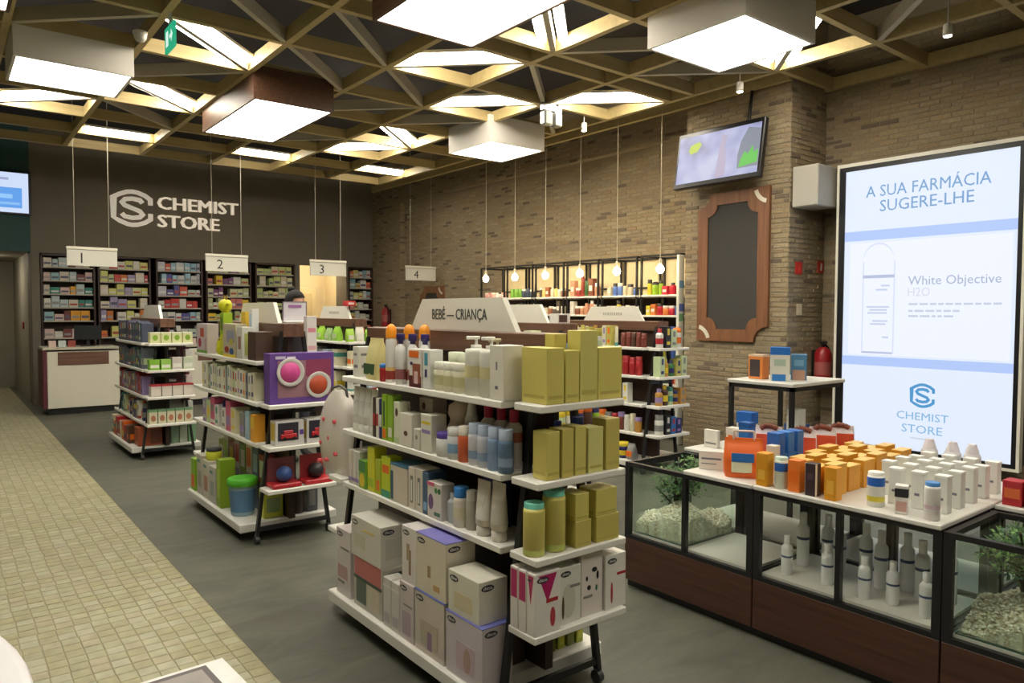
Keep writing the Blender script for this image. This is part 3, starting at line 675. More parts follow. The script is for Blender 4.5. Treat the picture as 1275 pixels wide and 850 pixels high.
for i, y in enumerate((2.45, 2.385, 2.315, 2.245)):
    side(G1, 2, y, .04, bottle(.031, .172, [(206, 206, 212), (196, 200, 210), (140, 166, 200), (96, 124, 156)][i], (176, 190, 210), 'wide', [(.15, .35, (140, 160, 190))]), ['grey blue bottle beside the orange one, second shelf', 'pale lilac blue bottle, second shelf', 'bright blue bottle, second shelf', 'dark blue bottle at the near corner of second shelf'][i], 'bottle')
xs = [(1.802, .066, .182), (1.878, .06, .186), (1.945, .058, .190), (2.027, .082, .178), (2.122, .078, .205)]
wd = ['at the corner of', 'beside the corner one on', 'in the middle of', 'with the squarest front on', 'tallest and outermost on']
for i, (x, ww, h) in enumerate(xs):
    end(G1, 2, x, carton(ww, .08, h, [OLIVE, OLIVE2, OLIVE, (210, 206, 130), OLIVE2][i], olv), f'olive carton {wd[i]} the second end shelf', 'carton', .055)
end(G1, 2, 1.93, bottle(.026, .2, (50, 70, 150), (60, 80, 170), 'flat'), 'blue bottle behind the olive cartons, second end shelf', 'bottle', .132)
end(G1, 2, 2.04, bottle(.026, .205, (226, 226, 226), (60, 80, 170), 'wide'), 'white bottle with blue cap behind the olive cartons', 'bottle', .132)
# third shelf
for i in range(3):
    side(G1, 3, 3.56-i*.045, .05, carton(.036, .08, .18, [(206, 200, 186), (216, 212, 200), (198, 196, 186)][i], (('band', .1, .2, LILAC),)), f'slim {["beige", "white", "grey"][i]} carton at far end of third shelf', 'carton')
side(G1, 3, 3.415, .04, carton(.07, .07, .145, (120, 170, 60), (('oval', .5, .3, .4, .25, YELLOW), ('front', 0, .6, 1, 1, GREEN))), 'green pack with a yellow round, third shelf', 'pack')
side(G1, 3, 3.335, .05, carton(.075, .07, .225, (206, 204, 50), (('front', .1, .1, .9, .3, (160, 190, 40)),)), 'bright yellow tall pack, third shelf', 'pack')
side(G1, 3, 3.26, .05, carton(.05, .07, .175, (170, 186, 50), (('front', .2, .1, .8, .4, ORANGE),)), 'yellow green pack with orange print, third shelf', 'pack')
side(G1, 3, 3.18, .05, carton(.085, .07, .2, (190, 204, 40), (('front', .1, .6, .9, .8, ORANGE), ('front', 0, 0, 1, .18, (60, 150, 120)))), 'lime pack with teal foot, third shelf', 'pack')
side(G1, 3, 3.04, .075, carton(.16, .13, .185, (206, 196, 180), (('front', 0, .05, .16, .8, (40, 80, 110)), ('band', .95, 1.001, (70, 120, 150)))), 'wide beige carton with dark blue edge, third shelf', 'carton')
for i, y in enumerate((2.92, 2.855)):
    side(G1, 3, y, .06, carton(.058, .1, .195, (212, 204, 190), (('front', .3, .15, .7, .8, (120, 120, 112)), ('front', .4, .2, .6, .7, WHITE))), f'{"first" if i == 0 else "second"} beige carton with grey oblong print, third shelf', 'carton')
side(G1, 3, 2.80, .06, carton(.045, .1, .19, (60, 90, 120), (('front', .2, .1, .8, .3, SKY),)), 'dark blue narrow carton, third shelf', 'carton')
side(G1, 3, 2.715, .04, carton(.115, .07, .16, (214, 208, 200), (('oval', .25, .45, .18, .22, (110, 80, 130)), ('oval', .62, .8, .1, .08, GREEN), ('oval', .85, .8, .1, .08, (40, 100, 60)), ('front', .5, .1, .9, .2, (60, 110, 90)), ('front', 0, .9, .5, 1, PINK))), 'white carton with purple and green dots, third shelf', 'carton')
side(G1, 3, 2.625, .045, bottle(.024, .13, (190, 196, 200), (180, 186, 190), 'flat'), 'small clear grey bottle, third shelf', 'bottle')
side(G1, 3, 2.555, .04, bottle(.034, .17, (222, 214, 200), (50, 120, 190), 'wide', [(.2, .5, CREAM)]), 'white bottle with bright blue cap, third shelf', 'bottle')
side(G1, 3, 2.49, .05, bottle(.026, .165, (176, 172, 160), (200, 196, 186), 'wide'), 'slim taupe bottle beside the blue capped one', 'bottle')
side(G1, 3, 2.40, .05, tubepack(.042, .225, (214, 206, 192), (220, 214, 204), (.3, .75, (226, 222, 212))), 'broad white squeeze tube, third shelf', 'tube')
side(G1, 3, 2.30, .05, tubepack(.04, .235, (206, 198, 184), (216, 210, 200), (.3, .72, (190, 184, 172))), 'broad beige squeeze tube at the near corner, third shelf', 'tube')
side(G1, 3, 2.46, .16, carton(.1, .08, .225, NAVY), 'dark navy carton at the back, third shelf', 'carton')
for i, (x, h) in enumerate(((1.752, .2), (1.852, .236))):
    end(G1, 3, x, bottle(.042+.004*i, h, OLIVE, (110, 190, 170), 'wide', [(.02, .12, (190, 200, 110))], shoulder=.9), f'{"shorter" if i == 0 else "taller"} olive canister with mint lid, third end shelf', 'canister', name='canister', off=.065)
for i, (x, ww) in enumerate(((1.955, .085), (2.09, .13))):
    for k in range(2):
        end(G1, 3, x+.008*(1-k), carton(ww-.012*k, .1, .105, [OLIVE2, OLIVE][k], olv), f'{"lower" if k == 0 else "upper"} olive carton of the {"narrow" if i == 0 else "broad"} pair, third end shelf', 'carton', .065, dz=k*.106)
# fourth end shelf: baby-bottle cartons
for i in range(3):
    end(G1, 4, 1.772, carton(.128, .046, .235, (226, 220, 214), (('tri', .15, .5, .85, .96, (176, 30, 96)), ('oval', .7, .25, .1, .16, (180, 60, 70)), ('front', .45, .5, .9, .56, RED)) if i == 0 else (('side', .1, .5, .9, .96, (176, 30, 96)),), logo=(i == 0)), f'white carton with pink wedge, {ORD[i]} from the front of the stack', 'carton', .03+i*.05)
end(G1, 4, 1.902, carton(.118, .09, .222, (216, 216, 204), (('oval', .45, .4, .3, .3, (198, 198, 180)), ('front', .5, .62, .95, .67, GREY), ('oval', .2, .3, .05, .2, BROWN)), logo=True), 'white carton with a pale oval and dark logo, fourth end shelf', 'carton', .07)
end(G1, 4, 1.905, carton(.11, .03, .24, (120, 180, 150)), 'mint green carton behind the pale oval carton', 'carton', .132)
end(G1, 4, 2.027, carton(.118, .08, .25, (222, 212, 204), (('oval', .25, .6, .05, .04, BLACK), ('oval', .6, .72, .12, .04, BLACK), ('oval', .75, .62, .05, .07, BLACK), ('oval', .35, .45, .08, .04, BLACK), ('oval', .7, .42, .04, .05, (70, 110, 90)), ('front', .1, .3, .5, .33, GREY))), 'white carton with scattered black leaf marks', 'carton', .07)
end(G1, 4, 2.152, carton(.118, .1, .222, (226, 222, 214), (('front', .55, .6, 1, .65, RED), ('oval', .3, .3, .05, .2, (170, 50, 60))), logo=True), 'white carton with red stripe at the outer end, fourth end shelf', 'carton', .07)
# base: large cartons
tint = (208, 198, 196)
side(G1, 0, 3.46, .085, carton(.16, .14, .345, tint, (('front', .1, .25, .8, .45, (184, 150, 150)), ('front', .1, .18, .6, .22, GREY), ('front', .3, .7, .9, .73, GREY)), logo=True), 'tall pinkish white carton at the far end of the base', 'carton')
side(G1, 0, 3.19, .1, carton(.30, .17, .25, (190, 186, 172), (('front', .04, .62, .96, 1, (190, 110, 110)), ('front', .1, .1, .45, .6, (96, 110, 96)), ('front', .5, .1, .9, .55, (206, 196, 176)), ('front', .02, .56, .98, .62, (60, 80, 70)), ('side', .2, .1, .8, .9, (90, 100, 90)))), 'wide carton with red and green nursery picture', 'carton')
side(G1, 0, 3.20, .1, carton(.31, .18, .2, (206, 202, 192), (('front', .1, .25, .5, .6, (196, 190, 172)), ('front', .4, .72, .8, .75, YELLOW), ('side', .15, .2, .8, .7, (190, 188, 178))), logo=True), 'wide plain white carton stacked on the nursery picture carton', 'carton', dz=.251)
for i in range(2):
    side(G1, 0, 2.985-i*.078, .05, carton(.072, .08, .23+.0*i, (208, 204, 196), (('band', .82, .86, WHITE), ('front', .15, .1, .85, .3, (186, 176, 180)))), f'narrow white carton, {ORD[i]} beside the nursery picture carton', 'carton')
side(G1, 0, 2.95, .15, bottle(.045, .27, (220, 218, 212), (226, 224, 218), 'wide'), 'white canister behind the narrow white cartons', 'canister', name='canister')
side(G1, 0, 2.805, .075, carton(.125, .13, .26, (204, 192, 192), (('front', .2, .1, .8, .5, (176, 160, 170)), ('front', .3, .6, .9, .63, GREY)), logo=True), 'pinkish carton under the giraffe print carton', 'carton')
side(G1, 0, 2.80, .085, carton(.125, .13, .25, (216, 210, 206), (('front', .5, .15, .65, .6, (140, 110, 80)), ('front', .35, .4, .55, .7, (160, 140, 110))), logo=True), 'upright carton with brown curved print, upper layer of base', 'carton', dz=.261)
side(G1, 0, 2.615, .085, carton(.235, .15, .262, (206, 196, 184), (('band', .985, 1.002, (96, 110, 190)), ('front', .2, .15, .8, .55, (190, 180, 160)), ('front', .45, .1, .6, .4, (160, 130, 160))), logo=True), 'broad beige carton with blue lid edge, lower layer', 'carton')
side(G1, 0, 2.61, .09, carton(.235, .15, .25, (214, 206, 186), (('band', .985, 1.002, (130, 126, 200)), ('front', .4, .3, .5, .5, (150, 130, 90)), ('front', .6, .12, .8, .22, (190, 150, 100))), logo=True), 'broad cream carton with lilac lid edge, upper layer', 'carton', dz=.263)
side(G1, 0, 2.355, .085, carton(.255, .15, .25, (206, 196, 200), (('band', .985, 1.002, (120, 124, 200)), ('front', .3, .15, .8, .6, (196, 176, 186)), ('oval', .6, .35, .1, .2, (180, 150, 140))), logo=True), 'large lilac edged carton at the near corner of the base', 'carton')
side(G1, 0, 2.365, .085, carton(.215, .14, .17, (218, 214, 200), (('front', .2, .15, .8, .55, (206, 196, 160)),), logo=True), 'smaller white carton on top of the lilac edged carton', 'carton', dz=.251)
# base end: lime packs and a dark box standing in for shade
put(carton(.14, .14, .2, (64, 46, 36)), (1.845, 2.4, zl(0)), 0, 'dark brown box standing in for shade inside the base end', 'box')
for i in range(5):
    put(carton(.042, .1, .2, [(150, 156, 40), (120, 126, 40), (160, 168, 50), (110, 116, 44), (150, 160, 40)][i], (('front', .2, .1, .8, .9, (190, 190, 60)),) if i % 2 == 0 else ()), (2.0+i*.055, 2.37, zl(0)), 0, f'slim lime pack under the end shelves, {ORD[i]} from the dark box', 'pack', group='lime packs on the base')
# big translucent bag on the far end
t = MB(); prof = []
vs = []; q = 20; k = 12
for j in range(k+1):
    v = j/k; z = .46*v; wy = .19*(1-max(0, v-.45)**2*2.9)**.5 if v > .45 else .19; wx = .085*math.sin(math.pi*(.12+.83*v))**.6
    for i in range(q):
        a = 2*math.pi*i/q; cx_, sy_ = math.cos(a), math.sin(a)
        vs.append((wx*math.copysign(abs(cx_)**.8, cx_), wy*math.copysign(abs(sy_)**.7, sy_), z))
M_bag = mat((214, 206, 196), .25, noise=.06, scale=10)
t.add(vs, [(j*q+i, j*q+(i+1) % q, (j+1)*q+(i+1) % q, (j+1)*q+i) for j in range(k) for i in range(q)], M_bag, True); t.add(vs, [tuple(range(q)), tuple(range(k*q, (k+1)*q))], M_bag)
bag = tag(t.build('nursing_pillow', loc=(1.80, 3.875, zl(3))), 'white rounded pillow in a clear bag with red dots', 'pillow')
for i, (yy, zz) in enumerate(((.05, .3), (.09, .16), (-.02, .2), (.02, .07), (-.09, .3), (.12, .05), (-.1, .12))):
    sub('red_dot', MB().lathe([(.012, -.02), (.012, .02)], pm((220, 90, 100)), 8), bag).location = (-.066, yy, zz)
    bag.children[-1].rotation_euler = (0, R(90), 0)
sub('handle', MB().path([(0, .13, .40), (0, .1, .47), (0, 0, .49), (0, -.08, .47), (0, -.1, .42)], .008, mat((70, 66, 60), .5)), bag)
# ================================================================== SHELF FILLING
rng = random.Random(21)
def rand_product(kind, w, h, d, c):
    p = rng.choice([WHITE, RED, NAVY, PALEG, ORANGE, LILAC, TEAL, YELLOW, GREY])
    if p == c: p = GREY if c != GREY else WHITE
    if kind == 'carton':
        pr = rng.choice([(('band', .55, .8, p),), (('front', .1, .2, .9, .5, p), ('side', .1, .2, .9, .5, p)), (('band', .08, .2, p), ('front', .2, .5, .8, .75, GREY)), (('oval', .5, .5, .3, .25, p),)])
        return carton(w, d, h, c, pr), 'carton'
    if kind == 'slim': return carton(w, d, h, c, (('front', .2, .15, .8, .3, p), ('front', .3, .6, .7, .9, p))), 'slim pack'
    if kind == 'plain': return bottle(w/2*.95, h, c, c, 'wide'), 'bottle'
    if kind == 'bottle': return bottle(w/2, h, c, p, rng.choice(['flat', 'wide', 'dome']), [(.2, .5, p)]), 'bottle'
    if kind == 'jar': return jar(w/2, h, c, p), 'jar'
    if kind == 'tube': return tubepack(w/2*.85, h, c, p), 'tube'
    if kind == 'pouch': return pouch(w, d, h, c, (.15, .2, .85, .55, p)), 'bag'
def rq(v, s=.005): return round(v/s)*s
def fill(y0, y1, place, cols, kinds, wr, hr, d, where, gap=.006, cat_n=None):
    """fill a shelf from y0 to y1; place(pos, depth) -> (loc, rz)"""
    s = 1 if y1 > y0 else -1; u = y0; n = 0; out = []
    while True:
        w = rq(rng.uniform(*wr)); 
        if abs(u+s*w-y0) > abs(y1-y0): break
        c = cols[n % len(cols)] if isinstance(cols, tuple) else rng.choice(cols)
        parts, kn = rand_product(rng.choice(kinds), w, rq(rng.uniform(*hr), .01), d, c)
        loc, rz = place(u+s*w/2, d)
        put(parts, loc, rz, f'{CN[c]} {kn}, {ORD[n]} {where}', kn.split()[-1], kn.replace(' ', '_'))
        u += s*(w+gap); n += 1
        if n >= len(ORD): break
def on_side(g, l, dz=0, off=.02):
    xf = g['cx']-(.25 if l else .345)
    return lambda u, d: ((xf+off+d/2, u, zl(l)+dz), FACE_AISLE)
def on_end(g, l, off=.02, dz=0):
    yf = g['cy']-g['HL']-.18
    return lambda u, d: ((u, yf+off+d/2, zl(l)+dz), FACE_NEAR)
# ---------------------------------------------------------------- toy gondola
side(G2, 1, 6.30, .05, carton(.30, .09, .24, (196, 184, 186), (('oval', .3, .35, .14, .16, (160, 30, 70)), ('front', .35, .55, .7, .85, (190, 90, 70)), ('front', .75, .1, .95, .5, (180, 150, 150)), ('front', 0, 0, 1, .1, (120, 160, 70)))), 'grey toy box with crimson and orange picture, toy gondola top', 'toy box')
gi = MB(); yg = pm((206, 204, 40)); sp = pm((150, 120, 40))
gi.lathe([(.05, 0), (.062, .03), (.055, .1), (.03, .16), (.022, .3), (.024, .34), (.04, .36), (.045, .40), (.03, .43), (.005, .44)], yg, 12)
gf = gi.build('giraffe_toy', loc=(1.80, 5.98, zl(1))); gf.scale = (1.2, 1.35, 1)
tag(gf, 'tall yellow giraffe toy on the toy gondola', 'toy')
for s in (-1, 1):
    sub('horn', MB().tube((0, s*.018, .42), (0, s*.024, .47), .006, sp), gf); sub('ear', MB().lathe([(.002, -.01), (.016, 0), (.002, .012)], yg, 8, (0, s*.052, .40)), gf)
for a, zz in ((150, .08), (200, .12), (120, .05), (230, .06), (180, .22), (170, .3)): sub('spot', MB().lathe([(.002, -.006), (.012, 0), (.002, .006)], sp, 8, (.05*math.cos(R(a))*(1 if zz < .15 else .45), .05*math.sin(R(a))*(1 if zz < .15 else .45), zz)), gf)
side(G2, 1, 5.83, .06, carton(.09, .07, .33, (150, 180, 40), (('front', .1, .1, .9, .5, (200, 200, 50)), ('front', .2, .6, .8, .9, (90, 120, 40)))), 'tall lime green toy box beside the giraffe', 'toy box')
side(G2, 1, 5.60, .05, carton(.30, .08, .25, (186, 176, 150), (('oval', .3, .22, .17, .10, (150, 50, 44)), ('oval', .68, .18, .16, .10, (60, 90, 140)), ('front', .3, .45, .9, .8, (150, 150, 170)), ('front', 0, 0, 1, .08, YELLOW), ('front', .55, .4, .8, .55, (190, 180, 60)))), 'wide toy box printed with a red and a blue car', 'toy box')
side(G2, 1, 5.36, .05, carton(.12, .08, .23, (206, 206, 196), (('front', .25, .3, .75, .7, (150, 110, 90)), ('side', .2, .1, .8, .8, (170, 176, 100)))), 'white toy box with brown figure at the near end', 'toy box')
side(G2, 1, 5.40, .128, carton(.07, .05, .36, (218, 218, 214), (('front', .2, .4, .8, .9, PALEB),)), 'tall narrow white carton rising behind the toy boxes', 'carton')
side(G2, 1, 5.56, .137, carton(.09, .07, .34, (214, 180, 60), (('oval', .5, .6, .3, .15, ORANGE),)), 'yellow carton rising behind the car toy box', 'carton')
side(G2, 1, 5.13, .08, carton(.16, .12, .2, (74, 54, 42)), 'brown wooden block at the near end of toy gondola top', 'block')
fill(6.36, 5.05, on_side(G2, 2), (CREAM, WHITE, CREAM, GREY, WHITE, CREAM, PALEG, WHITE), ['slim'], (.045, .06), (.19, .22), .13, 'along second shelf of the toy gondola')
fill(6.36, 5.30, on_side(G2, 3), [WHITE, PALEG, LILAC, PINK, CREAM, GREY, TEAL], ['carton', 'slim', 'bottle'], (.06, .12), (.15, .23), .11, 'along third shelf of the toy gondola')
side(G2, 3, 5.22, .05, carton(.09, .08, .2, (150, 180, 196), (('front', .2, .2, .8, .8, PALEB),)), 'pale blue carton near the red car boxes', 'carton')
side(G2, 3, 5.11, .05, carton(.08, .08, .19, (224, 160, 50), (('front', .1, .5, .9, .9, (226, 190, 60)),)), 'amber carton next to the red car boxes', 'carton')
# end shelves of the toy gondola
pb = end(G2, 2, 1.965, carton(.46, .11, .345, (100, 66, 142), (('front', .12, .12, .95, .85, (150, 110, 120)), ('front', .55, .52, .95, .86, (140, 60, 90)))), 'big purple toy box with two round dishes in its window', 'toy box', .09)
for (u, v, r0, c1, c2) in ((-.09, .215, .098, (206, 200, 196), (214, 80, 150)), (.11, .12, .092, (206, 202, 196), (190, 80, 50))):
    dsh = sub('toy_plate', MB().lathe([(r0*.7, 0), (r0, .012), (r0*.97, .016), (r0*.72, .006)], pm(c1), 24), pb); dsh.location = (u, -.058, v); dsh.rotation_euler = (R(90), 0, 0)
    sub('food_picture', MB().lathe([(r0*.02, .0065), (r0*.72, .0066), (r0*.7, .01), (r0*.02, .011)], pm(c2), 20), dsh)
obj('lettering', text_mesh('Dinner', .022, mat((230, 226, 240), .5), None, .001), pb, (-.2, -.0575, .305)) if False else None
sub('printed_word', MB().box(-.19, -.0575, .305, -.12, -.0555, .325, pm((200, 190, 214))).box(-.11, -.0575, .305, -.05, -.0555, .322, pm((200, 190, 214))), pb)
for i, x in enumerate((1.87, 2.09)):
    rc = end(G2, 3, x, carton(.2, .1, .17, (206, 202, 200), (('front', .08, .2, .8, .92, (46, 44, 56)), ('front', .84, .4, .98, .6, PURPLE), ('side', .1, .2, .9, .9, (196, 170, 70)))), f'boxed red toy car, {"inner" if i == 0 else "outer"} of the pair under the purple box', 'toy box', .08)
    car = sub('toy_car', MB().cham(-.065, -.062, .05, .045, -.0505, .08, pm((200, 40, 50)), .004).cham(-.045, -.062, .08, .02, -.0505, .105, pm((190, 50, 60)), .004), rc)
    for dx in (-.04, .025): sub('wheel', MB().tube((dx, -.064, .048), (dx, -.05, .048), .013, pm((30, 28, 30)), 10), car)
for i, x in enumerate((1.85, 2.08)):
    tr_ = end(G2, 4, x, [('tray', MB().cham(-.1, -.07, 0, .1, .07, .03, pm((180, 36, 44)), .006).mesh('tray'))], f'red toy tray holding a {"blue" if i == 0 else "dark"} ball, fourth end shelf', 'toy', .09, name='toy_tray')
    sub('card', MB().box(-.095, .055, .03, .095, .065, .19, pm((170, 60, 66) if i else (130, 70, 74))), tr_)
    sub('ball', MB().lathe([(.055*math.cos(R(a)) if abs(a) < 90 else .001, .085+.055*math.sin(R(a))) for a in range(-90, 91, 18)], pm((50, 80, 140) if i == 0 else (50, 44, 48)), 14), tr_)
# base of the toy gondola
side(G2, 0, 6.28, .06, carton(.12, .1, .26, (140, 190, 40), (('front', .1, .1, .9, .5, ORANGE),)), 'lime box at far end of toy gondola base', 'box')
for i, y in enumerate((6.10, 5.93, 5.76)):
    side(G2, 0, y, .08, carton(.155, .13, .32-.02*i, [(196, 190, 176), (206, 200, 184), (190, 188, 178)][i], (('front', .2, .2, .8, .6, [(150, 150, 130), (170, 120, 100), (150, 160, 150)][i]), ('front', .1, .8, .6, .88, TEAL))), f'large beige carton, {ORD[i]} from the lime box on toy gondola base', 'carton')
side(G2, 0, 5.93, .08, jar(.06, .09, (206, 210, 60), (50, 54, 56)), 'lime pot with dark lid on the beige cartons', 'pot', dz=.302)
side(G2, 0, 5.60, .07, carton(.1, .11, .36, (140, 170, 40), (('front', .2, .2, .8, .8, (170, 196, 60)),)), 'tall green carton beside the lidded bucket', 'carton')
for i, (y, c, h) in enumerate(((6.25, (150, 170, 60), .4), (6.12, (206, 200, 180), .46), (5.98, (170, 90, 80), .42), (5.84, (190, 186, 170), .47), (5.70, (120, 150, 60), .44), (5.56, (206, 196, 170), .48), (5.42, (90, 110, 130), .45), (5.28, (160, 70, 70), .42))):
    side(G2, 0, y, .268, carton(.125, .08, h, c, (('front', .15, .6, .85, .9, [WHITE, LIME, YELLOW, RED, WHITE, ORANGE, PALEB, WHITE][i]), ('front', .1, .2, .9, .5, GREY))), f'{["mossy", "cream", "brick", "stone", "leaf green", "sand", "slate blue", "dull red"][i]} tall toy carton in the back row of toy gondola base', 'toy box')
bk = side(G2, 0, 5.31, .10, [('bucket', MB().lathe([(.075, 0), (.08, .01), (.095, .22)], pm((150, 176, 190)), 18).mesh('bucket')), ('lid', MB().lathe([(.1, .215), (.108, .22), (.108, .262), (.095, .27)], pm((90, 190, 50)), 18).mesh('lid'))], 'clear toy bucket with bright green lid', 'bucket')
sub('printed_label', MB().lathe([(.083, .03), (.095, .19)], pm((90, 130, 170)), 18), bk)
put(carton(.14, .1, .2, (190, 196, 70), (('front', .15, .2, .85, .7, (150, 170, 120)),)), (1.85, 5.14, zl(0)), 0, 'pale lime carton behind the front legs of toy gondola', 'carton')
put(bottle(.05, .25, (64, 48, 42), (70, 54, 46), 'wide', shoulder=.9), (2.035, 5.12, zl(0)), 0, 'dark brown canister on toy gondola base', 'canister', 'canister')
put(carton(.08, .1, .22, (90, 92, 96), (('front', .2, .2, .8, .7, GREY),)), (2.135, 5.13, zl(0)), 0, 'dark grey carton on toy gondola base', 'carton')
put(carton(.06, .1, .2, (196, 196, 190)), (2.21, 5.14, zl(0)), 0, 'white carton at the outer corner of toy gondola base', 'carton')
put(carton(.075, .06, .31, (216, 210, 204), (('front', .1, .62, .9, .72, (206, 130, 140)), ('front', .1, .2, .9, .3, (206, 160, 160)))), (2.145, 5.12, zl(1)), 0, 'tall white carton with pink lines beside the lilac headed notice', 'carton')
# poster in an acrylic stand on the toy gondola
ps = tag(empty('poster_stand', (2.08, 5.25, 1.516)), 'clear acrylic stand with a lilac headed notice behind the purple box', 'sign stand')
sub('foot', MB().cham(-.09, -.05, 0, .09, .05, .012, M_white, .003), ps); sub('sheet', MB().box(-.085, -.004, .012, .085, 0, .15, mat((206, 200, 206), .4)), ps)
sub('header', MB().box(-.05, -.006, .11, .05, -.004, .132, pm((150, 100, 150))), ps)
fr = MB()
for a in ((-.092, -.085), (.085, .092)): fr.box(a[0], -.006, .012, a[1], .002, .155, mat((120, 110, 124), .4))
fr.box(-.092, -.006, .15, .092, .002, .157, mat((120, 110, 124), .4)); sub('frame', fr, ps)
# ---------------------------------------------------------------- far gondola by the counter
DK = [(70, 76, 96), (90, 84, 100), (60, 80, 110), (110, 116, 130)]
for c, n in zip(DK, ('slate', 'mauve grey', 'deep blue', 'blue grey')): CN[c] = n
fill(9.92, 8.62, on_side(G3, 1), DK, ['slim'], (.055, .08), (.2, .24), .12, 'along top shelf of the counter gondola')
fill(9.92, 8.62, on_side(G3, 2), [DK[2], DK[0], TEAL, DK[3]], ['slim', 'carton'], (.06, .09), (.19, .23), .12, 'along second shelf of the counter gondola')
fill(9.92, 8.62, on_side(G3, 3), [YELLOW, DK[1], LILAC, DK[3], RED], ['slim', 'carton'], (.06, .09), (.19, .23), .12, 'along third shelf of the counter gondola')
fill(9.92, 8.62, on_side(G3, 4), [GREY, WHITE, NAVY, PALEG, TEAL], ['bottle', 'carton'], (.06, .09), (.16, .22), .1, 'along fourth shelf of the counter gondola')
fill(9.9, 8.9, on_side(G3, 0), [CREAM, ORANGE, BROWN, WHITE, RED], ['carton'], (.1, .16), (.16, .22), .16, 'along base of the counter gondola')
for i in range(4): end(G3, 1, 1.80+i*.108, carton(.1, .1, .115, (214, 214, 160), (('oval', .5, .5, .26, .26, (130, 170, 50)), ('band', .9, 1.001, (226, 226, 200)))), f'pale box with green round, {ORD[i]} of four on the top end shelf', 'carton', .08, group='boxes with green rounds')
for i in range(4): end(G3, 2, 1.79+i*.112, carton(.1, .11, .11 if i < 2 else .13, [(130, 180, 60), (150, 196, 90), (206, 196, 190), (196, 206, 180)][i], (('front', .1, .2, .9, .5, (226, 226, 214)),)), f'{["bright green", "light green", "pinkish white", "greenish white"][i]} low box on the counter gondola, second end shelf', 'carton', .08)
for i in range(4): end(G3, 3, 1.80+i*.108, carton(.1, .11, .13, (206, 196, 186), (('band', .85, 1.001, (170, 50, 56)), ('front', .1, .1, .9, .6, (216, 208, 196)))), f'white box with red lid edge, {ORD[i]} of four on third end shelf', 'carton', .08, group='boxes with red lid edge')
for i in range(5): end(G3, 4, 1.77+i*.088, carton(.08, .1, .15, (204, 198, 170), (('oval', .5, .4, .3, .22, (170, 110, 80)), ('band', .85, 1.001, (110, 150, 110)))), f'cream box with tan oval, {ORD[i]} of five on fourth end shelf', 'carton', .08, group='cream boxes with tan ovals')
put(carton(.24, .2, .2, (170, 84, 50), (('front', .5, .1, .95, .9, (120, 66, 50)),)), (1.79, 8.74, zl(0)), 0, 'rust orange box behind the front legs of counter gondola', 'carton')
for i in range(3): put(carton(.08, .18, .22, [(150, 180, 150), (190, 200, 180), (120, 160, 120)][i]), (2.04+i*.09, 8.73, zl(0)), 0, f'{["sage", "pale sage", "deep sage"][i]} carton on the counter gondola base', 'carton')
for i, (z, c) in enumerate(((2, (206, 204, 200)), (3, (214, 200, 196)), (4, (206, 206, 200)))):
    put(carton(.07, .1, .2, c, (('front', .2, .2, .8, .6, PALEP),)), (2.18, 8.62, zl(z)), 0, f'white upright carton at the outer end, {["second", "third", "fourth"][i]} shelf of counter gondola', 'carton')
# ---------------------------------------------------------------- gondola with green packs (row behind)
for i, y in enumerate((9.0, 8.81, 8.62, 8.42, 8.2, 7.98)):
    side(GC, 1, y, .08, pouch(.16, .1, .15+.02*(i % 2), [(90, 100, 80), (130, 90, 60), (140, 186, 50), (150, 196, 60), (150, 180, 120), (140, 190, 60)][i], (.2, .2, .8, .5, PALEG)), f'{["dark green", "brown", "lime", "bright lime", "sage", "grass green"][i]} bag on the top shelf before the doorway', 'bag')
for x, c, h in ((3.68, (150, 190, 60), .15), (3.8, (210, 206, 190), .17), (3.92, (150, 200, 70), .14), (4.02, CREAM, .17)):
    end(GC, 1, x, pouch(.1, .09, h, c, (.2, .2, .8, .5, WHITE)), f'{"lime" if c[0] == 150 and c[1] == 190 else "grass" if c[0] == 150 else "white" if h > .16 and c != CREAM else "cream"} bag on the top end shelf before the doorway', 'bag')
fill(9.1, 7.85, on_side(GC, 2), [WHITE, CREAM, PALEB, GREY], ['carton'], (.09, .15), (.17, .22), .12, 'along second shelf before the doorway')
fill(9.1, 7.85, on_side(GC, 3), [WHITE, CREAM, PALEP, TEAL], ['carton'], (.09, .15), (.17, .22), .12, 'along third shelf before the doorway')
fill(3.66, 4.06, on_end(GC, 2), [WHITE, CREAM], ['carton'], (.08, .11), (.15, .2), .1, 'on second end shelf before the doorway')
fill(3.66, 4.06, on_end(GC, 3), [WHITE, PALEB], ['carton'], (.08, .11), (.15, .2), .1, 'on third end shelf before the doorway')
rb = put(carton(.12, .1, .06, (196, 60, 60), (('front', .2, .3, .8, .7, WHITE),)), (3.85, 8.02, 1.6655), 0, 'red and white box perched on the sign before the doorway', 'carton')
# ---------------------------------------------------------------- gondola directly behind
fill(5.55, 4.25, on_side(GD, 1), [WHITE, CREAM, SKY, PALEG], ['bottle', 'carton', 'jar'], (.06, .1), (.14, .22), .1, 'along top shelf behind the baby gondola')
fill(5.55, 4.25, on_side(GD, 2), [WHITE, NAVY, BLUE, PINK], ['bottle', 'tube'], (.06, .09), (.16, .22), .1, 'along second shelf behind the baby gondola')
fill(5.55, 4.25, on_side(GD, 3), [GREEN, WHITE, PINK, BROWN], ['bottle', 'carton'], (.07, .1), (.16, .22), .1, 'along third shelf behind the baby gondola')
fill(3.64, 4.07, on_end(GD, 1), [WHITE, SKY, CREAM], ['carton', 'bottle'], (.07, .09), (.14, .2), .1, 'on top end shelf behind the baby gondola')
fill(3.63, 4.08, on_end(GD, 2), (BLUE, SKY, WHITE, GREEN, PINK, WHITE), ['bottle', 'jar'], (.07, .08), (.17, .21), .09, 'on second end shelf behind the baby gondola')
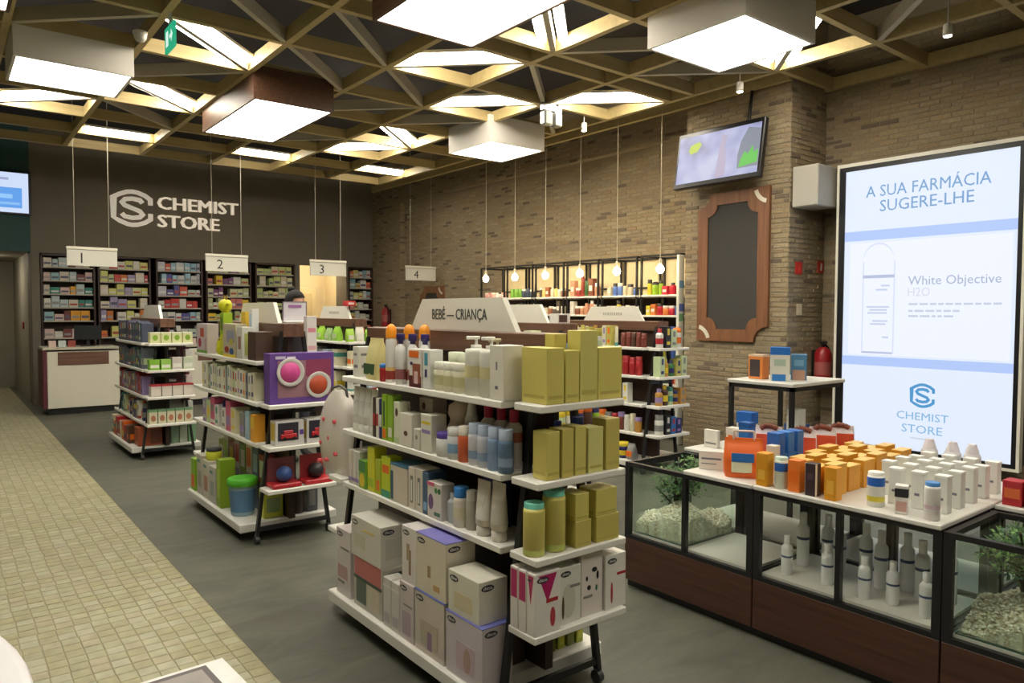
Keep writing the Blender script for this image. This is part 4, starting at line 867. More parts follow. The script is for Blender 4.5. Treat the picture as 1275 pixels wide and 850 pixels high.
fill(3.63, 4.08, on_end(GD, 3), (PALEG, WHITE, NAVY, BROWN, LIME), ['bottle', 'jar'], (.07, .09), (.17, .21), .09, 'on third end shelf behind the baby gondola')
put(carton(.13, .1, .075, (226, 222, 214), (('front', .1, .1, .75, .85, (88, 60, 48)),)), (3.85, 4.28, 1.5155), 0, 'white box with brown window beside the sign of the gondola behind', 'carton')
# ---------------------------------------------------------------- cosmetics gondola by the pillar
MAR = (120, 60, 50); CN[MAR] = 'maroon'; AMB = (190, 140, 60); CN[AMB] = 'amber'; OLV = (186, 176, 90); CN[OLV] = 'straw'
fill(6.26, 5.21, on_side(GB, 1), (OLV, CREAM, OLV, AMB, OLV, OLV, CREAM), ['slim', 'tube'], (.05, .07), (.18, .21), .1, 'along top shelf of the cosmetics gondola')
fill(5.19, 4.84, on_side(GB, 1), (MAR, MAR, BROWN, MAR), ['plain'], (.06, .07), (.13, .17), .07, 'near end, top shelf of the cosmetics gondola')
fill(5.86, 4.91, on_side(GB, 2), (AMB, RED, RED, RED, PINK, PINK, LILAC), ['plain'], (.07, .09), (.18, .2), .08, 'along second shelf of the cosmetics gondola')
fill(5.96, 4.91, on_side(GB, 3), (WHITE, WHITE, BROWN, CREAM, AMB), ['slim'], (.07, .09), (.18, .21), .08, 'along third shelf of the cosmetics gondola', gap=.09)
fill(6.06, 4.91, on_side(GB, 4), (CREAM, AMB, RED, RED, MAR, WHITE), ['plain', 'jar'], (.07, .09), (.14, .19), .08, 'along fourth shelf of the cosmetics gondola')
fill(6.06, 4.91, on_side(GB, 0), (GREY, LIME, WHITE, BROWN, NAVY), ['bottle', 'pouch'], (.09, .12), (.15, .22), .1, 'along base of the cosmetics gondola')
for l, cc in ((1, (WHITE, BLACK, PALEG, WHITE)), (2, (PALEG, AMB, GREEN, OLV)), (3, (AMB, BROWN, PALEG, AMB)), (4, (WHITE, BLACK, BLUE, NAVY))):
    fill(5.52, 5.93, on_end(GB, l), cc, ['bottle', 'slim'], (.07, .09), (.14, .21), .09, f'on {("", "top", "second", "third", "fourth")[l]} end shelf of the cosmetics gondola')

# ================================================================== PHARMACY BACK WALL
M_case = wood((48, 28, 26), (62, 38, 34), 2)
UNITS = [(1.37, 2.18), (2.22, 3.07), (3.16, 3.98), (4.04, 4.90), (4.98, 5.795), (7.0, 7.23)]
UNITS[5] = (6.99, 7.57)
UN = ['beside the corridor', 'between the corridor one and the logo', 'beneath the logo', 'behind counter sign two', 'beside the doorway', 'right of the doorway']
SHZ = [2.345, 2.115, 1.885, 1.655, 1.425, 1.13]
med = random.Random(5)
PALS = [[(204, 196, 180), (178, 196, 200), (206, 180, 176), (140, 180, 190), (120, 60, 60), (206, 206, 196), (60, 140, 130), (220, 160, 40)],
        [(206, 120, 50), (190, 200, 150), (214, 206, 190), (160, 150, 190), (206, 206, 120), (196, 60, 60), (212, 208, 200)],
        [(196, 200, 206), (190, 190, 206), (206, 90, 70), (214, 214, 210), (90, 90, 160), (150, 190, 210), (180, 200, 190)],
        [(196, 200, 160), (206, 206, 200), (120, 70, 120), (220, 190, 50), (206, 120, 120), (180, 190, 140)],
        [(190, 200, 130), (206, 206, 170), (170, 190, 120), (206, 196, 170)], [(210, 210, 206), (196, 200, 196), (220, 120, 90), (206, 200, 130), (140, 180, 196)]]
def cname(c):
    r, g, b = c; mx, mn = max(c), min(c)
    if mx-mn < 26: return 'white' if mx > 190 else 'grey'
    if r == mx and g > b: return ('orange' if g < 170 and r > 190 and b < 80 else 'cream' if b > 130 else 'yellow' if g > 150 else 'orange' if r > 190 else 'brown')
    if r == mx: return 'pink' if b > 100 and r > 160 else 'red' if b < 100 else 'plum'
    if g == mx: return 'pale green' if r > 130 else 'teal'
    return 'pale blue' if mx > 180 and g > 170 else 'lilac' if r > 140 else 'blue' if g > r else 'purple'
for ui, (x0, x1) in enumerate(UNITS):
    u = empty('wall_cabinet', ((x0+x1)/2, YB-.01, 0)); h = (x1-x0)/2
    yb = .40
    for s in (-1, 1): a, b = sorted((s*h, s*(h-.03))); sub('side_panel', MB().box(a, 0, 0, b, yb, 2.56, M_case), u)
    sub('top_panel', MB().box(-h, 0, 2.53, h, yb, 2.56, M_case), u); sub('back_panel', MB().box(-h+.03, yb-.02, 0, h-.03, yb, 2.53, M_case), u)
    for z in SHZ+[.9, .6, .3, .05]: sub('shelf', MB().box(-h+.031, .01, z-.022, h-.031, yb-.021, z, mat((186, 180, 168), .5)), u)
    tag(u, 'dark wooden medicine cabinet '+UN[ui], 'cabinet', 'medicine cabinets along the back wall')
    ox, oy = u.location.x, u.location.y
    for si, z in enumerate(SHZ):
        pos = -h+.045; n = 0; lim = [.16, .19, .2, .2, .2, .2][si]
        while pos < h-.09 and n < 9:
            wdt = round(med.choice([.085, .1, .12, .14]), 3); wdt = min(wdt, h-.04-pos)
            hh = round(med.choice([.11, .13, .15, .17, .19]), 2); hh = min(hh, lim)
            c = med.choice(PALS[ui]); 
            if ui == 0 and si == 3 and pos > .05: c = (60, 140, 130)
            if ui == 0 and si == 4 and pos > .02: c = (222, 160, 40)
            if ui == 2 and si == 3: c = (200, 60, 60) if n % 3 else (214, 214, 210)
            if med.random() < .05: pos += .06; continue
            put(carton(wdt, .16, hh, c, (('front', .1, .25, .9, .5, med.choice([(214, 214, 210), (90, 90, 120), (150, 150, 150), (180, 80, 70)])),)), (ox+pos+wdt/2, oy+.13, z+.0005), 0,
                f'{cname(c)} medicine box, {ORD[n]} on {["top", "second", "third", "fourth", "fifth", "sixth"][si]} shelf, cabinet {UN[ui]}', 'medicine box', 'medicine_box', 'medicine boxes in the cabinets')
            pos += wdt+.008; n += 1
# shop name on the wall
M_sign = mat((244, 236, 224), .5, noise=.02).copy(); M_sign.name = 'added_glow_letters'; _b = M_sign.node_tree.nodes['Principled BSDF']; _b.inputs['Emission Color'].default_value = (*lin((236, 226, 210)), 1); _b.inputs['Emission Strength'].default_value = .3  # faint glow put into the letter colour to brighten the sign
sn = tag(empty('shop_sign', (2.44, YB, 3.12)), 'raised cream shop name with hexagonal badge on the dark wall', 'sign')
lg = obj('badge', cs_logo(.64, M_sign, .025), sn, (0, 0, 0)); lg.scale.x = 1.08
for dx in (0, .014, .028):
    obj('lettering', text_mesh('CHEMIST', .235, M_sign, 1.44, .025), sn, (.755+dx, 0, .35)); obj('lettering', text_mesh('STORE', .235, M_sign, 1.08, .025), sn, (.755+dx, 0, .02))
# counters
for i, (x0, x1) in enumerate(((1.22, 2.26), (3.25, 4.3), (5.0, 6.0))):
    c = empty('service_counter', ((x0+x1)/2, 13.0, 0)); h = (x1-x0)/2
    sub('plinth', MB().box(-h+.08, .06, 0, h-.08, .6, .1, M_black), c)
    sub('front_panel', MB().cham(-h+.06, 0, .1, h, .03, .97, mat((216, 212, 196), .4, noise=.02), .006), c)
    sub('body', MB().box(-h+.04, .03, .1, h, .62, .97, M_case), c); sub('side_panel', MB().cham(-h, -.01, .1, -h+.055, .62, 1.0, wood((84, 30, 44), (100, 42, 54), 2), .005), c)
    sub('inset', MB().cham(-h+.2, -.012, .76, h-.15, .0, .96, wood((92, 62, 48), (112, 78, 60), 0), .004), c)
    sub('worktop', MB().cham(-h, -.03, .995, h, .65, 1.035, mat((188, 184, 166), .35), .006), c)
    tag(c, 'white fronted service counter under sign '+['one, beside the tiled floor', 'two, hidden behind gondolas', 'three, before the doorway'][i], 'counter')
    mo = tag(empty('monitor', ((x0+x1)/2+.12, 13.25, 1.0352)), 'black computer monitor on the counter under sign '+('one', 'two', 'three')[i], 'monitor')
    sub('stand', MB().box(-.1, -.08, 0, .1, .08, .015, M_black).box(-.02, -.01, .015, .02, .02, .12, M_black), mo); sub('screen', MB().cham(-.19, -.03, .1, .19, .0, .33, mat((26, 30, 34), .3), .006), mo)
    for k, (dx, cc, nm) in enumerate(((-.38, (206, 180, 170), 'pinkish'), (-.25, (190, 200, 196), 'pale'), (-.12, (150, 70, 60), 'brick red'))):
        put(carton(.1, .08, .1, cc), ((x0+x1)/2+dx, 13.12, 1.0355), 0, f'small {nm} display box on the counter under sign {("one", "two", "three")[i]}', 'carton')
# hanging number signs
for i, (x0, x1, z1) in enumerate(((1.43, 2.06, 2.50), (3.29, 3.94, 2.495), (4.99, 5.65, 2.485), (6.85, 7.5, 2.46))):
    n = i+1; s = empty('number_sign', ((x0+x1)/2, 11.9, z1-.27)); h = (x1-x0)/2
    sub('board', MB().cham(-h, -.012, 0, h, .012, .225, mat((226, 224, 212), .5, noise=.02), .003), s)
    sub('top_rail', MB().cham(-h-.005, -.02, .23, h+.005, .02, .27, mat((236, 232, 216), .4, noise=.02), .004), s)
    sub('shadow_gap', MB().box(-h+.01, -.008, .225, h-.01, .008, .23, M_black), s)
    obj('numeral', text_mesh(str(n), .15, mat((58, 58, 58), .6), None, .003), s, (-h+.17, -.012, .04))
    for k in (-h+.1, h-.1): sub('wire', MB().tube((k, 0, .268), (k, 0, Z_TOP-(z1-.27)), .004, mat((196, 190, 174), .5), 5), s)
    tag(s, f'white hanging counter sign with the number {("one", "two", "three", "four")[i]}', 'sign', 'numbered signs above the counters')
# wall screen on the teal wall
tv = tag(empty('wall_screen', (.6, YB-.002, 3.53)), 'bright blue screen on the teal wall above the corridor', 'screen')
sub('bezel', MB().cham(-.66, -.05, -.36, .66, 0, .36, mat((40, 44, 60), .4), .008), tv)
sub('display', MB().box(-.62, -.053, -.325, .62, -.05, .325, mat((206, 222, 250), emit=1.0)), tv)
sub('picture', MB().box(-.5, -.055, -.25, .53, -.053, .08, mat((96, 160, 235), emit=1.0)).box(-.5, -.056, -.1, .4, -.055, -.03, mat((150, 200, 250), emit=1.0)).box(-.4, -.056, -.2, .5, -.055, -.16, mat((140, 190, 245), emit=1.0)), tv)
sub('caption', MB().box(-.4, -.055, .2, .35, -.053, .24, mat((160, 170, 210), emit=1.0)), tv)
al = tag(MB().cham(1.215, 16.05, 1.26, 1.24, 16.17, 1.38, mat((160, 40, 40), .5), .004).build('alarm_button'), 'small red alarm button on the corridor wall', 'alarm')

# ================================================================== PERSON between the gondolas
def person():
    me = bpy.data.meshes.new('person')
    J = {'pel': (0, 0, .95, .14, .10), 'sp1': (0, 0, 1.12, .13, .095), 'sp2': (0, .0, 1.3, .155, .1), 'nk0': (0, .02, 1.44, .07, .065), 'nk1': (0, .022, 1.53, .046, .048), 'hd0': (0, -.012, 1.595, .05, .072), 'hd05': (0, -.012, 1.645, .07, .092), 'hd1': (0, -.002, 1.71, .08, .104), 'hd2': (0, .005, 1.785, .058, .078)}
    for s, k in ((-1, 'l'), (1, 'r')):
        J.update({k+'sh': (s*.17, .0, 1.41, .06, .06), k+'el': (s*.23, .03, 1.13, .044, .044), k+'wr': (s*.2, -.16, .98, .028, .03), k+'hn': (s*.18, -.24, .96, .02, .034),
                  k+'hp': (s*.09, 0, .88, .095, .095), k+'kn': (s*.1, .0, .5, .06, .06), k+'an': (s*.1, .02, .09, .04, .045), k+'to': (s*.11, -.13, .035, .035, .03)})
    names = list(J); E_ = [('pel', 'sp1'), ('sp1', 'sp2'), ('sp2', 'nk0'), ('nk0', 'nk1'), ('nk1', 'hd0'), ('hd0', 'hd05'), ('hd05', 'hd1'), ('hd1', 'hd2')]
    for k in 'lr': E_ += [('sp2', k+'sh'), (k+'sh', k+'el'), (k+'el', k+'wr'), (k+'wr', k+'hn'), ('pel', k+'hp'), (k+'hp', k+'kn'), (k+'kn', k+'an'), (k+'an', k+'to')]
    V = [J[n][:3] for n in names]; RR = [J[n][3:] for n in names]; EE = [(names.index(a), names.index(b)) for a, b in E_]
    for k, s in (('l', -1), ('r', 1)):     # five fingers from each palm
        b = names.index(k+'hn')
        for f in range(5):
            x = s*(.18+(-.03 if f == 0 else 0)); dx = (f-2.5)*.017
            p1 = (s*.18+dx*1.0-(s*.02 if f == 0 else 0), -.275, .962-(.0 if f else .012)); p2 = (p1[0]+dx*.3, -.31-(.012 if f in (2, 3) else 0), .945)
            i = len(V); V += [p1, p2]; RR += [(.009, .009), (.007, .007)]; EE += [(b, i), (i, i+1)]
    me.from_pydata(V, EE, []); o = bpy.data.objects.new('person', me); col.objects.link(o)
    m = o.modifiers.new('skin', 'SKIN'); m.use_smooth_shade = True
    sv = me.skin_vertices[0].data
    for i, r in enumerate(RR): sv[i].radius = r
    sv[0].use_root = True
    o.modifiers.new('sub', 'SUBSURF').levels = 1
    o.modifiers['sub'].render_levels = 2
    dg = bpy.context.evaluated_depsgraph_get(); nm = bpy.data.meshes.new_from_object(o.evaluated_get(dg)); bpy.data.objects.remove(o)
    skin = mat((196, 150, 124), .55, noise=.04); top = mat((34, 32, 36), .8, noise=.1); tr_ = mat((48, 50, 62), .8, noise=.1); sh = mat((30, 26, 26), .5)
    nm.materials.clear()
    for mm in (skin, top, tr_, sh): nm.materials.append(mm)
    for p in nm.polygons:
        z = p.center.z; y = p.center.y
        p.use_smooth = True
        p.material_index = 3 if z < .1 else 2 if z < .93 and abs(p.center.x) < .2 and y > -.14 else 0 if z > 1.49 or (y < -.13) else 1
    return nm
P_LOC = (2.99, 7.5, 0)
UP = empty('person_anchor') if False else None
pe = obj('person', person(), None, P_LOC, R(20)); pe.scale = (1, 1, 1.0)
tag(pe, 'person with dark tied up hair and black top behind the toy gondola', 'person')
hair = MB(); hm = mat((20, 15, 14), .85, noise=.2, scale=60)
vs = []; q = 18; k = 8
for j in range(k+1):
    ph = R(-25+115*j/k)
    for i in range(q):
        a = 2*math.pi*i/q; cut = 1.0
        rr = math.cos(ph)
        x, y, z = .094*rr*math.cos(a), .02+.122*rr*math.sin(a), 1.715+.115*math.sin(ph)
        if y < -.04 and z < 1.75: y = -.04; z = max(z, 1.74)
        vs.append((x, y, z))
hair.add(vs, [(j*q+i, j*q+(i+1) % q, (j+1)*q+(i+1) % q, (j+1)*q+i) for j in range(k) for i in range(q)], hm, True)
hr = sub('hair', hair, pe); sub('bun', MB().lathe([(.001, -.035), (.03, -.025), (.042, 0), (.03, .028), (.001, .038)], hm, 12, (0, .07, 1.83)), hr)
fc = MB()
for s in (-1, 1): fc.lathe([(.001, -.008), (.009, 0), (.001, .008)], mat((240, 238, 232), .3), 8, (s*.032, -.098, 1.685)); fc.lathe([(.001, -.005), (.005, 0), (.001, .005)], mat((50, 34, 26), .3), 8, (s*.032, -.105, 1.685))
sub('eyes', fc, pe); sub('nose', MB().prism([(-.012, 1.645), (.012, 1.645), (.004, 1.69), (-.004, 1.69)], -.125, -.09, mat((196, 150, 124), .55, noise=.04)), pe)
sub('mouth', MB().cham(-.022, -.103, 1.615, .022, -.085, 1.627, mat((160, 80, 76), .5), .004), pe)
for s in (-1, 1): sub('ear', MB().lathe([(.002, -.03), (.014, -.01), (.016, .012), (.002, .03)], mat((196, 150, 124), .55, noise=.04), 8, (s*.083, .0, 1.68)), pe)

# ================================================================== WALL SHELVES AND PENDANTS
wr_ = random.Random(12)
BAYN = ['nearest the pillar', 'second from the pillar', 'third from the pillar', 'fourth from the pillar', 'fifth from the pillar', 'farthest from the pillar']
SC = [[(190, 40, 60), (150, 190, 50), (210, 196, 60), (206, 120, 60), (60, 90, 160)], [(210, 196, 120), (90, 120, 190), (206, 190, 60), (196, 186, 160)], [(150, 60, 50), (60, 100, 60), (196, 140, 110), (120, 70, 50), (214, 206, 196)], [(206, 196, 176), (226, 200, 120), (150, 90, 60), (90, 80, 70)], [(120, 170, 70), (140, 190, 80), (206, 206, 200), (60, 70, 90)], [(220, 160, 150), (214, 190, 186), (226, 206, 200)]]
SZ = [1.83, 1.57, 1.29, 1.0, .7, .4]
for i in range(6):
    y0 = 5.79+.7125*i; wdt = .655
    u = empty('wall_shelf_unit', (7.2, y0, 0))
    for yy in (.012, wdt-.012):
        for xx in (.012, .47): sub('post', MB().box(xx-.012, yy-.012, 0, xx+.012, yy+.012, 2.34, M_black), u)
    for a in ((.0, .024, 2.315, .024, wdt-.024, 2.34), (.458, .024, 2.315, .482, wdt-.024, 2.34), (.024, 0, 2.315, .458, .024, 2.34), (.024, wdt-.024, 2.315, .458, wdt, 2.34), (.458, .024, 1.93, .482, wdt-.024, 1.955)): sub('rail', MB().box(*a, M_black), u)
    sub('upper_back_panel', MB().box(.482, .0, 1.83, .49, wdt, 2.33, mat((232, 214, 170), .7, noise=.05, scale=8)), u)
    sub('lower_back_panel', MB().box(.482, .0, .1, .49, wdt, 1.8, M_core), u)
    for z in SZ+[.12]: sub('shelf', MB().cham(.0, -.015, z-.025, .455, wdt+.015, z, M_shelf, .004), u)
    tag(u, 'black framed wall shelf unit '+BAYN[i], 'shelving', 'wall shelf units under the pendant lamps')
    for si, z in enumerate(SZ[:5]):
        pos = y0+.03; n = 0
        while pos < y0+wdt-.08 and n < 8:
            wd_ = rq(wr_.uniform(.06, .1)); hh = rq(wr_.uniform(.1, .2), .01); c = wr_.choice(SC[i])
            if i == 0 and si == 0: c = (190, 40, 60) if pos < y0+.3 else wr_.choice([(150, 190, 50), (210, 196, 60)])
            if i == 4 and si == 0: c = (120, 170, 70) if n > 2 else c; hh = .14
            if i == 2 and si == 0: hh = rq(wr_.uniform(.18, .3), .01)
            if i == 5: hh = .09
            kind = wr_.choice(['bottle', 'bottle', 'carton', 'jar'])
            p_ = {'bottle': lambda: bottle(wd_/2*.9, hh, c, wr_.choice([c, (226, 220, 210), (40, 36, 36)]), wr_.choice(['flat', 'wide', 'dome'])), 'carton': lambda: carton(wd_, .08, hh, c, (('front', .15, .3, .85, .6, (220, 216, 206)),)), 'jar': lambda: jar(wd_/2, min(hh, .12), c, (226, 222, 212))}[kind]()
            put(p_, (7.2+.07, pos+wd_/2, z+.0005), FACE_AISLE, f'{cname(c)} {kind}, {ORD[n]} on {["upper", "second", "third", "fourth", "fifth"][si]} shelf of wall unit {BAYN[i]}', kind, None, 'cosmetics on the wall shelf units')
            pos += wd_+.012; n += 1
M_bulb = mat((255, 226, 170), emit=BULB_POWER)
for i, y in enumerate((5.858, 6.578, 7.268, 7.989, 8.697, 9.442)):
    p = empty('pendant_lamp', (6.9, y, 2.13))
    sub('cord', MB().tube((0, 0, .13), (0, 0, ZC-2.13+.05), .0045, mat((206, 196, 170), .5), 5), p)
    sub('socket', MB().lathe([(.018, .05), (.02, .06), (.02, .12), (.008, .135)], mat((200, 190, 170), .4), 10), p)
    sub('bulb', MB().lathe([(.001, -.05), (.022, -.045), (.04, -.028), (.048, 0), (.042, .028), (.024, .046), (.018, .055)], M_bulb, 14), p)
    tag(p, f'bare round pendant bulb hanging before the shelves, {ORD[i]} from the pillar', 'lamp', 'pendant bulbs along the wall')
es = tag(empty('end_panel', (7.04, 5.665, 0)), 'white upright display panel with bottles beside the brick pillar', 'display')
sub('panel', MB().cham(-.045, -.02, 0, .055, .02, 2.3, mat((222, 220, 206), .5, noise=.03), .005), es)
for z, c in ((1.62, (90, 110, 180)), (1.5, (120, 170, 120)), (1.36, (206, 200, 190)), (1.9, (120, 160, 200))): sub('printed_patch', MB().box(-.04, -.022, z, .05, -.02, z+.09, pm(c)), es)

# ================================================================== PILLAR: CHALKBOARD, TELEVISION
cb = tag(empty('chalkboard', (XP-.008, 4.885, 2.12)), 'tall chalkboard in a notched wooden frame on the brick pillar', 'chalkboard')
def notched(hw, hh, r, square=(), n=6):
    """rectangle with concave rounded corners (u,z)"""
    P = []
    for k, (cx, cz, a0) in enumerate(((hw, hh, 270), (-hw, hh, 0), (-hw, -hh, 90), (hw, -hh, 180))):
        if k in square:
            a, b = ((cx+r*math.cos(R(t)), cz+r*math.sin(R(t))) for t in (a0, a0-90))
            P += [(a[0]+(cx-a[0])*i/3, a[1]+(cz-a[1])*i/3) if i <= 3 else (cx+(b[0]-cx)*(i-3)/3, cz+(b[1]-cz)*(i-3)/3) for i in range(n+1)]
            continue
        P += [(cx+r*math.cos(R(a0-90*i/n)), cz+r*math.sin(R(a0-90*i/n))) for i in range(n+1)]
    return P
out, inn = notched(.46, .835, .17, (1, 3)), notched(.325, .70, .13)
n = len(out); fm = wood((112, 72, 46), (140, 94, 62), 2)
f = MB(); vs = [(-.04, u, z) for u, z in out]+[(-.04, u, z) for u, z in inn]+[(0, u, z) for u, z in out]+[(0, u, z) for u, z in inn]
f.add(vs, [(i, (i+1) % n, n+(i+1) % n, n+i) for i in range(n)]+[(2*n+i, 3*n+i, 3*n+(i+1) % n, 2*n+(i+1) % n) for i in range(n)]+[(i, 2*n+i, 2*n+(i+1) % n, (i+1) % n) for i in range(n)]+[(n+i, n+(i+1) % n, 3*n+(i+1) % n, 3*n+i) for i in range(n)], fm)
sub('frame', f, cb); sub('slate', MB().prism(inn, -.025, -.012, mat((62, 60, 56), .8, noise=.08, scale=8), 'yz'), cb)
for s in (-1, 1):
    a = MB(); pts = [(-s*.415+s*.0+.0, 0)]
    cx, cz = s*-.47, s*.85
    arc = [(cx+(.20)*math.cos(R(t)), cz+.20*math.sin(R(t))) for t in (range(285, 346, 12) if s > 0 else range(105, 166, 12))]
    inn_ = [(cx+(.155)*math.cos(R(t)), cz+.155*math.sin(R(t))) for t in (range(285, 346, 12) if s > 0 else range(105, 166, 12))]
    a.prism(arc+inn_[::-1], -.043, -.04, mat((226, 218, 200), .6), 'yz'); sub('white_mark', a, cb)
def copy_tree(o, loc, parent=None):
    c = o.copy(); col.objects.link(c); c.parent = parent
    if loc is not None: c.location = loc
    for ch_ in o.children: copy_tree(ch_, None, c)
    return c
c2 = copy_tree(cb, (XR-.008, 12.3, 1.31)); c2.scale = (1, .95, .95)
tag(c2, 'second wooden chalkboard on the far brick wall below counter sign four', 'chalkboard')
tv = tag(empty('television', (6.80, 4.965, 3.335)), 'black framed television tilted down from the ceiling on the pillar', 'television')
tv.rotation_euler = (R(-9), 0, R(-90))
sub('bezel', MB().cham(-.565, -.03, -.325, .565, .04, .325, mat((20, 20, 24), .3), .01), tv)
def tv_mat():
    m = bpy.data.materials.new('broadcast'); m.use_nodes = True; nt = m.node_tree; b = nt.nodes['Principled BSDF']
    tc = nt.nodes.new('ShaderNodeTexCoord'); n = nt.nodes.new('ShaderNodeTexNoise'); n.inputs['Scale'].default_value = 2.6; n.inputs['Detail'].default_value = 2
    r = nt.nodes.new('ShaderNodeValToRGB'); e = r.color_ramp.elements
    e[0].position = .3; e[0].color = (*lin((120, 120, 150)), 1); e[1].position = .62; e[1].color = (*lin((206, 210, 240)), 1); q = e.new(.45); q.color = (*lin((176, 180, 222)), 1)
    nt.links.new(tc.outputs['Object'], n.inputs['Vector']); nt.links.new(n.outputs[0], r.inputs[0]); nt.links.new(r.outputs[0], b.inputs['Emission Color']); b.inputs['Emission Strength'].default_value = .85; b.inputs['Base Color'].default_value = (.02, .02, .02, 1)
    return m
sub('display', MB().box(-.53, -.033, -.27, .53, -.03, .27, tv_mat()), tv)
def blob(pts, c, d=-.0345, e=.8): return MB().prism(pts, d, -.033, mat(c, emit=e))
pic = sub('picture', blob([(-.36, .06), (-.27, .08), (-.22, .15), (-.25, .19), (-.31, .18), (-.37, .16), (-.39, .1)], (196, 220, 60)), tv)
sub('picture', blob([(.28, -.2), (.53, -.2), (.53, .2), (.38, .24), (.3, .1), (.27, -.05)], (146, 154, 170), e=.8), tv)
sub('picture', blob([(.3, -.19), (.52, -.16), (.52, -.02), (.47, -.05), (.45, .03), (.40, -.06), (.36, -.02), (.31, -.12)], (110, 214, 90), -.036), tv)
sub('picture', blob([(.0, -.26), (.12, -.26), (.13, -.1), (.1, .08), (.11, .2), (.05, .22), (.03, .1), (.02, -.05)], (198, 186, 214)), tv)
sub('mount_pole', MB().tube((.3, .06, .0), (.3, .06-.0, .75), .018, M_black, 8).box(-.2, .03, -.1, .32, .08, .1, M_black), tv)

# ================================================================== BIG DISPLAY ON THE RIGHT WALL
XS_ = 7.35
bd = tag(empty('advertising_display', (XS_, 3.065, 0)), 'big upright lit advertising display with white frame on the brick wall', 'display')
def rect(name, y0, y1, z0, z1, x0, x1, m, parent=None): return sub(name, MB().box(x0, y0-3.065, z0, x1, y1-3.065, z1, m), parent or bd)
rect('cabinet', 2.26, 3.87, .24, 3.11, .03, .35, mat((60, 60, 62), .6))
fr = MB(); W_ = mat((232, 228, 214), .4, noise=.02)
for a in ((3.86, 3.885, .225, 3.125), (2.2, 2.225, .225, 3.125)): fr.box(-.02, a[0]-3.065, a[2], .06, a[1]-3.065, a[3], W_)
fr.box(-.02, 2.225-3.065, 3.09, .06, 3.86-3.065, 3.125, W_); fr.box(-.02, 2.225-3.065, .225, .06, 3.86-3.065, .25, W_); sub('outer_frame', fr, bd)
fr = MB(); K_ = mat((18, 18, 22), .35)
for a in ((3.80, 3.86, .25, 3.09), (2.225, 2.265, .25, 3.09)): fr.box(-.012, a[0]-3.065, a[2], .03, a[1]-3.065, a[3], K_)
fr.box(-.012, 2.265-3.065, 3.045, .03, 3.80-3.065, 3.09, K_); fr.box(-.012, 2.265-3.065, .25, .03, 3.80-3.065, .285, K_); sub('bezel', fr, bd)
def em(c, s=1.0): return mat(c, emit=s)
dsp = rect('display', 2.265, 3.80, .285, 3.045, .0, .03, em((228, 238, 255), .98))
rect('blue_band', 2.265, 3.80, 2.335, 2.432, -.002, 0, em((176, 200, 248)), dsp); rect('blue_band', 2.265, 3.80, 1.082, 1.17, -.002, 0, em((176, 200, 248)), dsp)
rect('white_area', 2.30, 3.74, 1.19, 2.31, -.001, 0, em((238, 243, 255)), dsp)
ROT = (0, 0, R(-90))
def scr(s, y_left, z, h, width, c, bold=0.0):
    o = obj('lettering', text_mesh(s, h, em(c), width, .0015, 0), dsp, (-.003, y_left-3.065, z)); o.rotation_euler = ROT; return o
scr('A SUA FARMÁCIA', 3.59, 2.762, .115, 1.11, (112, 158, 206), .006); scr('SUGERE-LHE', 3.45, 2.612, .115, .835, (112, 158, 206), .006)
scr('White Objective', 3.165, 1.878, .088, .785, (168, 182, 206)); scr('H2O', 3.165, 1.77, .085, .2, (214, 218, 230))
for k, (a, b, z) in enumerate(((3.155, 2.385, 1.685), (3.155, 2.71, 1.62), (3.155, 2.75, 1.57))):
    m_ = MB(); u = a; rr = random.Random(k)
    while u > b: wl_ = rr.uniform(.03, .09); m_.box(-.003, u-wl_-3.065, z, -.0015, u-3.065, z+.018, em((196, 204, 222))); u -= wl_+.018
    sub('small_print', m_, dsp)
bt = MB(); g1_ = em((196, 206, 232)); g2_ = em((214, 222, 242)); g3_ = em((180, 190, 220))
def line(y0, y1, z0, z1, m): bt.box(-.003, min(y0, y1)-3.065, z0, -.0015, max(y0, y1)-3.065, z1, m)
for a in (3.605, 3.30): line(a, a-.012, 1.21, 2.12, g2_)
arc = [(3.4525+.1525*math.cos(R(t)), 2.12+.17*math.sin(R(t))) for t in range(0, 181, 15)]
for p, q_ in zip(arc, arc[1:]):
    bt.prism([(p[0]-3.065, p[1]), (q_[0]-3.065, q_[1]), (q_[0]-3.065, q_[1]+.014), (p[0]-3.065, p[1]+.014)], -.003, -.0015, g2_, 'yz')
line(3.6, 3.3, 1.205, 1.222, g3_); line(3.605, 3.293, 1.955, 1.985, g3_)
for z, a, b in ((1.87, 3.42, 3.34), (1.83, 3.47, 3.36), (1.66, 3.56, 3.34), (1.63, 3.53, 3.36), (1.60, 3.55, 3.36), (1.52, 3.5, 3.35), (1.49, 3.52, 3.37), (1.36, 3.4, 3.34)): line(a, b, z, z+.016, g1_)
sub('bottle_picture', bt, dsp)
o = obj('badge', cs_logo(.225, em((70, 150, 205)), .0015), dsp, (-.003, 3.12-3.065, .71)); o.rotation_euler = ROT
scr('CHEMIST', 3.24, .585, .075, .465, (130, 180, 220), .004); scr('STORE', 3.19, .46, .08, .365, (130, 180, 220), .004)
rect('small_print', 2.93, 3.11, .40, .415, -.003, -.001, em((206, 214, 228)), dsp)
tag(MB().cham(7.02, 3.92, 2.70, 7.40, 4.205, 3.12, mat((176, 172, 162), .5, noise=.04), .01).build('metal_box'), 'grey metal box between the brick pillar and the big display', 'box')
